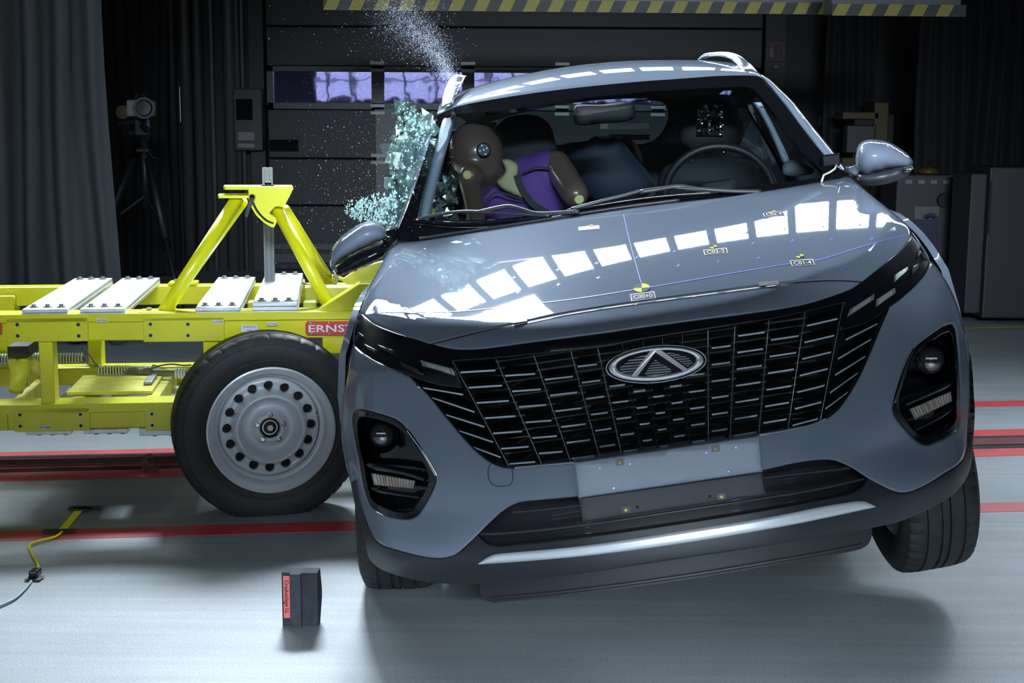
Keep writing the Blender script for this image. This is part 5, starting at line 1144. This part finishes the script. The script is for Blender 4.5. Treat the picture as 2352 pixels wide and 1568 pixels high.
b = webbing('seat_belt', [(1186, 402), (1198, 432), (1222, 466), (1256, 488), (1290, 510)], (1.66, 1.64), 15, BELT, car)

# ------------------------------------------------------------------ impact trolley
TR = empty('impact_trolley', 'yellow steel impact trolley rammed into the side of the car', 'trolley', tuple(P0)); TR.rotation_euler = (0, 0, YAW)
def rb(name, px0, py0, px1, py1, y0, y1, m=YEL, parent=TR, bev=.006, xa=None, xb=None, ref=None):
    ref = y0 if ref is None else ref
    a = tp(px0, py0, ref); b = tp(px1, py1, ref); x0 = a[0] if xa is None else xa; x1 = b[0] if xb is None else xb
    return MB().box((x0, y0, b[2]), (x1, y1, a[2]), bev=bev).build(name, m, parent)
def bolt_holes(o, pts, y):
    for px, py in pts:
        p = tp(px, py, y); MB().lathe([(0, 0), (.0062, 0), (.0062, .004)], 14, M=Matrix.Translation((p[0], y - .003, p[2]))).build('bolt_hole', DARK, o)
        MB().lathe([(.0058, -.001), (.0078, -.001), (.0078, .002), (.0058, .002)], 14, M=Matrix.Translation((p[0], y - .003, p[2]))).build('bolt_rim', BOLT, o)
YF = .25
rb('top_rail', -400, 737, 890, 774, YF + .015, YF + .12)
o = rb('rail_plate', 12.5, 731, 203, 783, YF, YF + .018, bev=.002); bolt_holes(o, [(40, 745), (41, 771), (180, 745), (181, 771)], YF)
o = rb('rail_plate', 328, 730, 516, 783, YF, YF + .018, bev=.002); bolt_holes(o, [(345.7, 744), (346, 770), (431.6, 744), (432, 770)], YF)
o = rb('rail_plate', -330, 731, -140, 783, YF, YF + .018, bev=.002)
rb('rail_cap', -400, 727.5, 890, 732, YF + .0, YF + .13, bev=.002)
MB().box((-2.9, 1.27, tp(300, 778, YF)[2]), (.45, 1.38, tp(300, 728, YF)[2]), bev=.006).build('top_rail', YEL, TR)
ZL1 = tp(300, 939, YF)[2]; ZL0 = tp(300, 986, YF)[2]
rb('lower_rail', -400, 943, 420, 981, YF + .015, YF + .12)
rb('rail_cap', -400, 938, 430, 943, YF, YF + .13, bev=.002)
o = rb('rail_plate', 30, 939, 207, 988.5, YF, YF + .018, bev=.002); bolt_holes(o, [(46, 952), (47, 978), (185, 951), (186, 977)], YF)
o = rb('rail_plate', 333, 937, 470, 987, YF, YF + .018, bev=.002); bolt_holes(o, [(349, 950), (350, 976)], YF)
rb('rail_plate', -200, 939, 18, 988, YF + .004, YF + .018, bev=.002)
MB().box((-2.9, 1.2, ZL0), (.42, 1.31, ZL1), bev=.006).build('lower_rail', YEL, TR)
rb('front_post', 87.5, 783, 127, 937, YF + .02, YF + .11)
for x0, x1 in ((195, 232), (-20, 37)):
    a = tp(x0, 690, 1.2); b = tp(x1, 835, 1.2); MB().box((a[0], 1.22, ZL0), (b[0], 1.33, .70), bev=.006).build('rear_post', YEL, TR)
rb('front_post', 466, 783, 506, 937, YF + .02, YF + .11)
rb('end_tube', 740, 771, 800, 812, YF + .02, YF + .11)
for xa_, xb_ in (((-12, 940), (8, 940)), ((130, 936), (160, 936)), ((312, 936), (344, 936)), ((560, 936), (590, 936))):
    x0, x1 = tp(*xa_, YF)[0], tp(*xb_, YF)[0]; MB().box((x0, YF + .1, ZL1 - .085), (x1, 1.25, ZL1 - .01), bev=.005).build('cross_member', YEL2, TR)
a = tpz(152, 898, ZL1 + .01); b = tpz(347, 898, ZL1 + .01); c = tpz(186, 859, ZL1 + .01)
MB().box((a[0], a[1], ZL1 - .008), (b[0], c[1], ZL1 + .006), bev=.002).build('platform_plate', YEL2, TR)
MB().box((b[0] - .05, a[1] + .12, ZL1 + .006), (b[0] - .015, a[1] + .3, ZL1 + .022), bev=.006).build('catch_lever', mat('worn_steel', (.3, .31, .3), .4, .7), TR)
# buffer on its stand
bo = rb('rubber_buffer', 16, 795, 66, 822, .50, .68, mat('buffer_black', (.01, .01, .012), .55), bev=.004)
rb('buffer_stand', 30, 822, 62, 830, .54, .62); k = MB(); k.tube([tp(46, 828, .58), tp(44, 862, .56), tp(36, 898, .52)], [.045, .035, .03], 8).build('stand_leg', YEL2, TR, True)
k = MB(); k.tube([tp(56, 828, .6), tp(57, 885, .62)], .02, 8).build('stand_leg', YEL2, TR, True); MB().tube([tp(66, 828, .6), tp(92, 852, .8)], .022, 8).build('stand_leg', YEL2, TR, True)
# pale coiled sleeves
def sleeve(px0, px1, pyc, rpx, yt, n):
    p0, p1 = tp(px0, pyc, yt), tp(px1, pyc, yt); r = rpx * .0018; base = None
    for i in range(n):
        p = p0 + (p1 - p0) * i / max(1, n - 1)
        if base is None:
            k = MB(); pts = [(0, r * .8 * math.cos(t), r * math.sin(t)) for t in np.linspace(0, 2 * math.pi, 14, endpoint=False)]; k.tube(pts, .0042, 5, closed=True); base = k.build('sleeve_ring', WHITEPL, TR, True); ob = base
        else: ob = base.copy(); COL.objects.link(ob)
        ob.location = p
sleeve(0, 26, 825, 12, 1.05, 5); sleeve(76, 88, 823, 12, 1.05, 3); sleeve(134, 188, 823, 12, 1.05, 9); sleeve(228, 366, 850, 11, .98, 22); sleeve(404, 424, 857, 11, .9, 4)
MB().tube([tp(-20, 825, 1.07), tp(195, 823, 1.07)], .016, 8).build('sleeve_core', mat('sleeve_dark', (.2, .19, .17), .6), TR, True)
MB().tube([tp(226, 850, 1.0), tp(430, 857, .92)], .014, 8).build('sleeve_core', mat('sleeve_dark', (.2, .19, .17), .6), TR, True)
CAB = mat('trolley_cable', (.14, .14, .14), .5)
for pts, r, y in (([(190, 795), (205, 815), (224, 840), (228, 842)], .003, .95), ([(182, 829), (205, 836), (228, 842)], .003, .95), ([(285, 856), (300, 845), (315, 844), (322, 858), (330, 848), (350, 846), (345, 858), (352, 838), (365, 842)], .004, .88), ([(340, 850), (366, 840), (395, 836), (420, 839), (440, 838)], .004, .9)):
    MB().tube([tp(x, yy, y) for x, yy in cr(pts, 8)], r, 6).build('cable', CAB, TR, True)
for pts, r, y in (([(694, 648), (710, 655), (728, 659), (745, 655), (762, 655), (776, 642), (775, 634), (765, 632)], .006, 1.1), ([(752, 656), (768, 660), (785, 656), (800, 667)], .007, 1.0), ([(770, 655), (778, 668), (772, 680), (764, 684)], .005, 1.0)):
    MB().tube([tp(x, yy, y) for x, yy in cr(pts, 6)], r, 6).build('cable', mat('grey_cable_loop', (.3, .31, .32), .5), TR, True)
# ballast plates with their bolts
ZT = tp(300, 727, YF)[2]
def ballast(x0px, x1px, n, zt, y0=YF + .01, y1=1.34):
    x0, x1 = tp(x0px, 720, y0)[0], tp(x1px, 720, y0)[0]; th = .0155
    for i in range(n):
        o = MB().box((x0 + .001 * i, y0, zt + i * th + .0005), (x1 - .001 * i, y1, zt + (i + 1) * th - .0008), bev=.0022).build('ballast_plate', ALU, TR)
    z = zt + n * th
    for y in (y0 + .055, y1 - .06):
        for t in (.2, .5, .8):
            x = x0 + (x1 - x0) * t; b_ = MB().tube([(x, y, z - .0005), (x, y, z + .003)], .0165, 16).build('washer', BOLT, o); MB().tube([(x, y, z + .003), (x, y, z + .012)], .0095, 6).build('bolt', BOLT, b_)
ballast(50, 156.5, 2, ZT); ballast(183, 288, 2, ZT); ballast(448, 552, 2, ZT); ballast(579, 684, 3, ZT)
for x0, x1, dz in ((57, 161, .018), (190, 292, .018), (318, 450, .03)):
    a, b = tp(x0, 990, YF)[0], tp(x1, 990, YF)[0]; o = MB().box((a, YF + .02, ZL0 - dz), (b, 1.3, ZL0 - .001), bev=.002).build('ballast_plate', ALU, TR)
    for t in (.25, .55, .85): MB().tube([(a + (b - a) * t, YF + .05, ZL0 - dz), (a + (b - a) * t, YF + .05, ZL0 - dz - .008)], .01, 6).build('bolt', BOLT, o)
# tower
TB_ = [(318, 400, .27, .38, 723, 713), (386, 452, 1.27, 1.38, 654, 646), (640, 700, 1.27, 1.38, 655, 648)]
for x0, x1, y0, y1, pb, pt in TB_:
    a, b = tp(x0, pb, y0), tp(x1, pb, y0); z0 = ZT; MB().box((a[0], y0, z0), (b[0], y1, z0 + .014), bev=.003).build('foot_plate', YEL, TR)
    for t in (.25,): MB().tube([(a[0] + (b[0] - a[0]) * t, (y0 + y1) / 2, z0 + .014), (a[0] + (b[0] - a[0]) * t, (y0 + y1) / 2, z0 + .024)], .011, 6).build('foot_bolt', BOLT, TR)
YA = .60
def leg(a, ya, b, yb_, r):
    MB().tube([tp(*a, ya), tp(*b, yb_)], r, 18).build('tower_leg', YEL, TR, True)
leg((377, 716), .33, (546, 455), YA, .0265); leg((636, 478), YA, (756, 702), .40, .0255)
leg((420, 654), 1.32, (556, 462), YA + .14, .025); leg((652, 482), YA + .12, (762, 655), 1.25, .026)
pl = [(570.5, 431.5), (673, 431), (670, 441), (652, 476), (640, 473.5), (632, 474), (620, 487), (619, 492), (634, 500), (636, 509), (629.6, 522.5), (622, 521), (606, 511), (590, 496), (577, 474), (572, 455)]
def plate_poly(name, poly, y0, y1, m, parent=TR):
    k = MB(); a = [tp(*p, y0) for p in poly]; b = [v + (0, y1 - y0, 0) for v in a]; n = len(a)
    k.add(a + b, [tuple(range(n)), tuple(range(2 * n - 1, n - 1, -1))] + [(i, i + n, (i + 1) % n + n, (i + 1) % n) for i in range(n)]); return fix_normals(k.build(name, m, parent))
bp_ = plate_poly('bracket_plate', loop(*[[pl[i], pl[(i + 1) % len(pl)]] for i in range(len(pl))], step=50), YA - .07, YA - .055, YEL)
plate_poly('arc_slot', list(cr([(583, 463), (590, 478), (602, 494), (615, 505), (629, 511)], 5)) + list(cr([(628, 515), (612, 509), (598, 497), (586, 482), (579, 466)], 5)), YA - .0712, YA - .0705, DARK, bp_)
def slab(name, poly_px, z, th, m, parent=TR):
    # horizontal plate whose top is seen edge-on: corners by (px, yt)
    k = MB(); P = [np.array(tp(px, 430, yt)) for px, yt in poly_px]; n = len(P); V = [(p[0], p[1], z) for p in P] + [(p[0], p[1], z - th) for p in P]
    k.add(V, [tuple(range(n)), tuple(range(2 * n - 1, n - 1, -1))] + [(i, i + n, (i + 1) % n + n, (i + 1) % n) for i in range(n)]); return fix_normals(k.build(name, m, parent))
zt = tp(600, 426, YA)[2]
slab('top_plate', [(517, YA - .06), (513, YA - .03), (516, YA + .12), (670, YA + .12), (673.5, YA - .072), (571, YA - .072)], zt - .002, .012, YEL)
zt2 = tp(540, 447, YA)[2]
slab('arm_plate', [(502, YA - .06), (499.5, YA - .03), (503, YA + .1), (575, YA + .1), (575, YA - .06)], zt2, .011, YEL)
plate_poly('bracket_plate', [(p[0] - 3, p[1] - 3) for p in pl], YA + .08, YA + .095, YEL)
p = tp(579.5, 452, YA - .08); MB().lathe([(0, -.02), (.009, -.02), (.012, -.012), (.012, .01)], 20, M=Matrix.Translation(tuple(p))).build('lever_pivot', GLOSS, TR, True, 30)
MB().tube([tp(579, 454, YA - .1), tp(572, 474, YA - .1), tp(564.5, 498, YA - .1)], [.009, .008, .006], 8).build('clamp_lever', mat('lever_grey', (.06, .065, .09), .45), TR, True)
# aluminium profile post behind the bracket
xp, zp0 = tp(602, 390, 1.0), tp(600, 655, 1.0); xq = tp(626, 390, 1.0)
k = MB(); xa_, xb_ = xp[0], xq[0]; zT = xp[2] + .01; ww = (xb_ - xa_)
k.box((xa_, 1.0, .3), (xa_ + ww * .2, 1.05, zT)).box((xb_ - ww * .2, 1.0, .3), (xb_, 1.05, zT)).box((xa_ + ww * .34, 1.0, .3), (xb_ - ww * .34, 1.05, zT)).box((xa_, 1.012, .3), (xb_, 1.05, zT)); k.build('profile_post', mat('anodised_profile', (.12, .13, .14), .4, .7), TR)
MB().box((tp(601, 425, YA)[0], YA - .01, zt - .002), (tp(630, 425, YA)[0], YA + .03, zt + .004), bev=.001).box((tp(608, 425, YA)[0], YA, zt + .004), (tp(623, 425, YA)[0], YA + .02, zt + .014), bev=.002).build('post_clip', GLOSS, TR)
# gusset and barrier carrier against the car
plate_poly('gusset', [(714, 724), (722, 716), (826, 652), (850, 652), (850, 700), (789, 724)], YF + .03, YF + .045, YEL)
plate_poly('gusset', [(714, 724), (826, 652), (829, 656), (720, 727)], YF + .02, YF + .12, YEL)
plate_poly('barrier_carrier', [(817, 618), (880, 600), (900, 760), (818, 700)], .95, 1.0, YEL2); plate_poly('barrier_carrier', [(762, 632), (790, 640), (822, 618), (822, 655), (800, 654), (785, 645), (762, 640)], 1.15, 1.2, YEL2)
rb('lower_beam', 700, 660, 900, 690, .9, 1.0, YEL2); rb('short_tube', 696, 694, 727, 722, .7, .78, YEL2); rb('short_tube', 568, 694, 590, 722, .7, .78, YEL2)
# signs and tags
s = plate_poly('red_sign', loop([(702, 743), (706, 738.5)], [(706, 738.5), (860, 738.5)], [(860, 738.5), (864, 743)], [(864, 743), (864, 765)], [(864, 765), (860, 770)], [(860, 770), (706, 769)], [(706, 769), (702, 764)], [(702, 764), (702, 743)], step=60), YF - .001, YF + .0145, RED)
a = tp(709, 763, YF - .002); bq = tp(806, 745, YF - .002); t = textmesh('sign_text', 'ERNST', 1, WHITE, TR, Matrix.Identity(4), 'LEFT', .0, .012)
n = len(t.data.vertices); co = np.zeros(n * 3); t.data.vertices.foreach_get('co', co); co = co.reshape(-1, 3); co[:, 0] -= co[:, 0].min(); co[:, 1] -= co[:, 1].min(); W_ = co[:, 0].max(); H2 = co[:, 1].max()
t.data.vertices.foreach_set('co', np.stack([a[0] + co[:, 0] / W_ * (bq[0] - a[0] + .012), np.full(n, YF - .0025), a[2] + co[:, 1] / H2 * (bq[2] - a[2])], 1).ravel()); t.data.update(); t.parent = s
for x, y in ((713, 742), (755, 741), (756, 767), (716, 767)):
    p = tp(x, y, YF); MB().lathe([(0, -.003), (.003, -.0025), (.0035, 0)], 8, M=Matrix.Translation(tuple(p))).build('rivet', BOLT, s)
rb('red_sign', -60, 742, 4.5, 768, YF - .002, YF, RED, bev=.0005)
def tagp(name, s_, px0, py0, px1, py1, sz=None, m=WHITE):
    o = rb(name, px0, py0, px1, py1, YF - .0025, YF - .0005, m, bev=.0003); a = tp(px0, py0, YF); b = tp(px1, py1, YF); c = ((a[0] + b[0]) / 2, YF - .0032, (a[2] + b[2]) / 2)
    for i, ln in enumerate(s_.split('\n')):
        h = (a[2] - b[2]) / max(1, len(s_.split('\n'))); me = textmesh('tag_text', ln, sz or h * .85, BLACKP, o, Matrix.Translation((c[0], c[1], a[2] - h * (i + .5))) @ Matrix.Rotation(math.pi / 2, 4, 'X') @ Matrix.Scale(.9, 4), extrude=.0001)
for q in ((221.6, 732, 247, 739.5), (486.5, 735, 511.5, 743), (613, 740.5, 637.5, 748), (91, 977, 115.5, 985)): tagp('white_tag', 'AE-MDB', *q)
tagp('white_tag', 'Reifendruck\n4 bar', 553.5, 746, 592, 762, .0105)

# trolley wheel
WE = empty('trolley_wheel', None, None, parent=TR); pc = tp(624, 988, .06); WE.location = tuple(pc); WE.rotation_euler = (0, 0, math.radians(9.5))
V, Fc = tyre_mesh(.357, .1, .232, n=216, sip=6, depth=.006)
V = [(v[0], v[1] + .1, max(v[2], -.335 - .0 * abs(v[0]))) for v in V]
ty_ = fix_normals(mkobj('tyre', V, Fc, RUBBER, WE, True)); ty_.data.set_sharp_from_angle(angle=math.radians(28))
for r, wd in ((.262, .0035), (.312, .003), (.322, .002)): MB().lathe([(r - wd, .0005), (r, -.0035), (r + wd, .0005)], 72).build('sidewall_rib', RUBBER, WE, True)
prof = spline([0, .02, .034, .040, .05, .058, .064, .072, .09, .105, .120, .132, .142, .17, .182, .192], [.045, .045, .045, .022, .021, .024, .040, .056, .058, .034, .004, .014, .050, .053, .058, .072])
circ = lambda cx, cz, r, n: [(cx + r * math.cos(2 * math.pi * i / n), cz + r * math.sin(2 * math.pi * i / n)) for i in range(n)]
holes = [circ(0, 0, .034, 28)] + [circ(.157 * math.cos(a), .157 * math.sin(a), .0175, 16) for a in [math.pi / 2 + math.pi / 8 * i for i in range(16)]]
hub_map = lambda V2, o: np.stack([V2[:, 0], prof(np.hypot(V2[:, 0], V2[:, 1])) - o + .012, V2[:, 1]], 1)
panel('wheel_disc', np.array(circ(0, 0, .193, 72)), STEEL, WE, holes=[np.array(h) for h in holes], mapper=hub_map, step=.007, roll=(.004, .003), skirt=(0, .02, 0))
MB().lathe([(.190, .075), (.196, .062), (.203, .06), (.207, .03), (.214, .012), (.226, .006), (.232, -.006), (.238, -.004), (.239, .006), (.232, .014), (.228, .14), (.190, .15)], 96).build('rim', STEEL, WE, True, 50)
MB().lathe([(0, .07), (.03, .07), (.034, .045)], 28).build('hub_bore', mat('bore_dark', (.1, .11, .1), .3, .8), WE, True, 40)
MB().lathe([(0, .04), (.012, .04), (.016, .046), (.016, .075)], 6).build('hub_nut', BOLT, WE)
MB().lathe([(.024, .052), (.029, .052), (.029, .07), (.024, .07)], 28).build('hub_ring', BOLT, WE, True, 40)
for i in range(5):
    a = math.pi / 2 + i * 2 * math.pi / 5; x, z = .05 * math.cos(a), .05 * math.sin(a)
    b_ = MB().lathe([(.006, .03), (.0115, .032), (.0125, .045)], 20, M=Matrix.Translation((x, 0, z))).build('bolt_collar', BOLT, WE, True, 40)
    MB().lathe([(0, .029), (.007, .029), (.0078, .033), (.0078, .045)], 6, M=Matrix.Translation((x, 0, z))).build('wheel_bolt', CHROME, b_)
for a in (18, 90, 162, 234, 306):
    a = math.radians(a + 36); MB().lathe([(0, .0), (.0022, .0)], 8, M=Matrix.Translation((.05 * math.cos(a), .0415, .05 * math.sin(a)))).build('pin_hole', DARK, WE)
MB().tube([(.176, .03, .055), (.170, .02, .052)], .004, 8).build('valve', mat('brass', (.6, .45, .15), .3, .9), WE, True)
TXT = mat('tyre_letter', (.034, .036, .04), .5)
for s_, a0, st_ in (('RADIAL', -62, -6.2), ('SCS', -108, -6.2)):
    for i, ch in enumerate(s_):
        a = math.radians(a0 + st_ * i); M_ = Matrix.Translation((.292 * math.cos(a), -.0035, .292 * math.sin(a))) @ Matrix.Rotation(-(a - math.pi / 2) , 4, 'Y') @ Matrix.Rotation(math.pi / 2, 4, 'X'); textmesh('raised_letter', ch, .026, TXT, WE, M_, extrude=.0012)
MB().lathe([(0, .09), (.18, .09), (.185, .14), (0, .14)], 32).build('hole_backing_drum', DARK, WE, True, 30)  # dark drum added behind the disc so its holes read dark
MB().tube([(0, .06, 0), (0, .26, 0)], .04, 16).build('axle', mat('axle_dark', (.05, .05, .05), .5), WE, True)

# ------------------------------------------------------------------ broken side window, crumbs, dust
SW = empty('shattered_window', 'burst green side window glass hanging beside the passenger front pillar', 'broken glass'); SW.location = tuple(wy(940, 380, 4.95))
reg = np.array([(930, 222), (945, 245), (962, 262), (985, 262), (1004, 285), (985, 330), (968, 390), (950, 440), (932, 490), (912, 525), (900, 520), (880, 500), (884, 470), (890, 440), (897, 400), (893, 360), (905, 300), (915, 255)])
def in_reg():
    while True:
        p = np.array([RNG.uniform(878, 1006), RNG.uniform(220, 528)])
        if inside(reg, p[None])[0]: return p
sw0 = np.array(SW.location)
def depthY(p): return 4.92 + (p[0] - 940) * .0006 + (p[1] - 380) * -.0004
def shard(p, r, nv, jit):
    a0 = RNG.uniform(0, 6.28); c = wy(p[0], p[1], depthY(p) + RNG.uniform(-jit, jit)); V = []; nrm = np.array([RNG.uniform(-1, 1), RNG.uniform(-1, 1)])
    for i in range(nv):
        a = a0 + 2 * math.pi * i / nv + RNG.uniform(-.4, .4); rr = r * RNG.uniform(.55, 1.3) * .00155; dx, dz = rr * math.cos(a), rr * math.sin(a); V.append(c + (dx, nrm[0] * dx + nrm[1] * dz, dz) - sw0)
    V += [v + (0, .004, 0) for v in V]; n = nv
    return V, [tuple(range(n))[::-1], tuple(range(n, 2 * n))] + [(i, (i + 1) % n, (i + 1) % n + n, i + n) for i in range(n)]
for i in range(230):
    p = in_reg(); big = i < 60; V, Fc = shard(p, RNG.uniform(13, 27) if big else RNG.uniform(4, 12), RNG.integers(3, 6), .05); mkobj('glass_shard', V, Fc, SHARD, SW)
for P in ([(931, 222), (962, 262), (955, 300), (938, 310), (925, 262)], [(952, 350), (975, 345), (966, 385), (925, 430), (905, 470), (900, 440), (925, 395)], [(968, 345), (950, 440), (925, 500), (900, 480), (915, 435)], [(900, 470), (935, 470), (915, 525), (885, 505)], [(925, 320), (960, 330), (950, 350), (920, 350), (912, 340)]):
    V = [wy(x, y, depthY((x, y)) + .03) - sw0 for x, y in P]; V += [v + (0, .004, 0) for v in V]; n = len(P); mkobj('glass_shard', V, [tuple(range(n))[::-1], tuple(range(n, 2 * n))] + [(i, (i + 1) % n, (i + 1) % n + n, i + n) for i in range(n)], SHARD, SW)
for i in range(60):      # the part of the pane still seen through the windscreen corner
    p = np.array([RNG.uniform(985, 1052), RNG.uniform(395, 508)]); 
    if p[0] < 1010 and p[1] < 450: continue
    c = wy(p[0], p[1], 5.25 + RNG.uniform(-.05, .05)) - sw0; r = RNG.uniform(5, 15) * .0016; a0 = RNG.uniform(0, 6); V = [c + (r * math.cos(a0 + q * 2.1), RNG.uniform(-.02, .02), r * math.sin(a0 + q * 2.1)) for q in range(3)]; V += [v + (0, .004, 0) for v in V]
    mkobj('glass_shard', V, [(2, 1, 0), (3, 4, 5), (0, 1, 4, 3), (1, 2, 5, 4), (2, 0, 3, 5)], SHARD, SW)
def crumbs(name, gen, n, smin, smax, m, label, cat):
    k = MB()
    for i in range(n):
        c = gen(); s_ = RNG.uniform(smin, smax) if i % 6 else RNG.uniform(smax, smax * 1.8); a, b = RNG.uniform(.5, 1.2, 2)
        V = [c + s_ * np.array(v) for v in ((-a, 0, -b), (b, -.7, -.5), (.4, .8, -a), (0, 0, 1.1)) ]; k.add(V, [(0, 2, 1), (0, 1, 3), (1, 2, 3), (2, 0, 3)])
    o = k.build(name, m, None); tag(o, label, cat, kind='stuff'); return o
def g1():
    if RNG.random() < .65:
        t = RNG.random() ** .7; x = 790 + 120 * t; y = 480 + 35 * t - RNG.random() * (20 + 60 * t) * 1.0 + RNG.normal() * 6 + 8
    else: x, y = in_reg()
    return wy(x, y, 4.85 + RNG.uniform(-.12, .1))
crumbs('glass_crumbs', g1, 900, .0018, .0046, CRUMB, 'spray of pale green glass crumbs flying off over the knocked up mirror', 'glass crumbs')
def g2():
    while True:
        x = RNG.normal(850, 120); y = RNG.uniform(0, 700) if RNG.random() < .4 else RNG.normal(430, 110)
        if 560 < x < 1045 and y > 0: return wy(x, y, RNG.uniform(4.5, 5.2))
crumbs('glass_dust', g2, 1700, .0005, .0011, mat('glass_dust', (.8, .86, .88), .4), 'tiny bright glass specks scattered in the air beside the car', 'dust')
# dust plume above the roof corner: thousands of fine specks
def g3():
    t = RNG.random() ** .8; a, b, c = np.array((1040, 196.)), np.array((1005, 95.)), np.array((890, 20.))
    p = a * (1 - t) ** 2 + 2 * b * t * (1 - t) + c * t * t; w_ = 5 + 34 * t; p = p + RNG.normal(size=2) * w_ * (.8 if RNG.random() < .75 else 1.7)
    return wy(p[0], p[1], RNG.uniform(5.0, 5.3))
crumbs('dust_plume', g3, 9000, .0004, .0008, mat('fine_dust', (.8, .86, 1), .6), 'faint bluish plume of fine dust rising from the roof corner', 'dust plume')
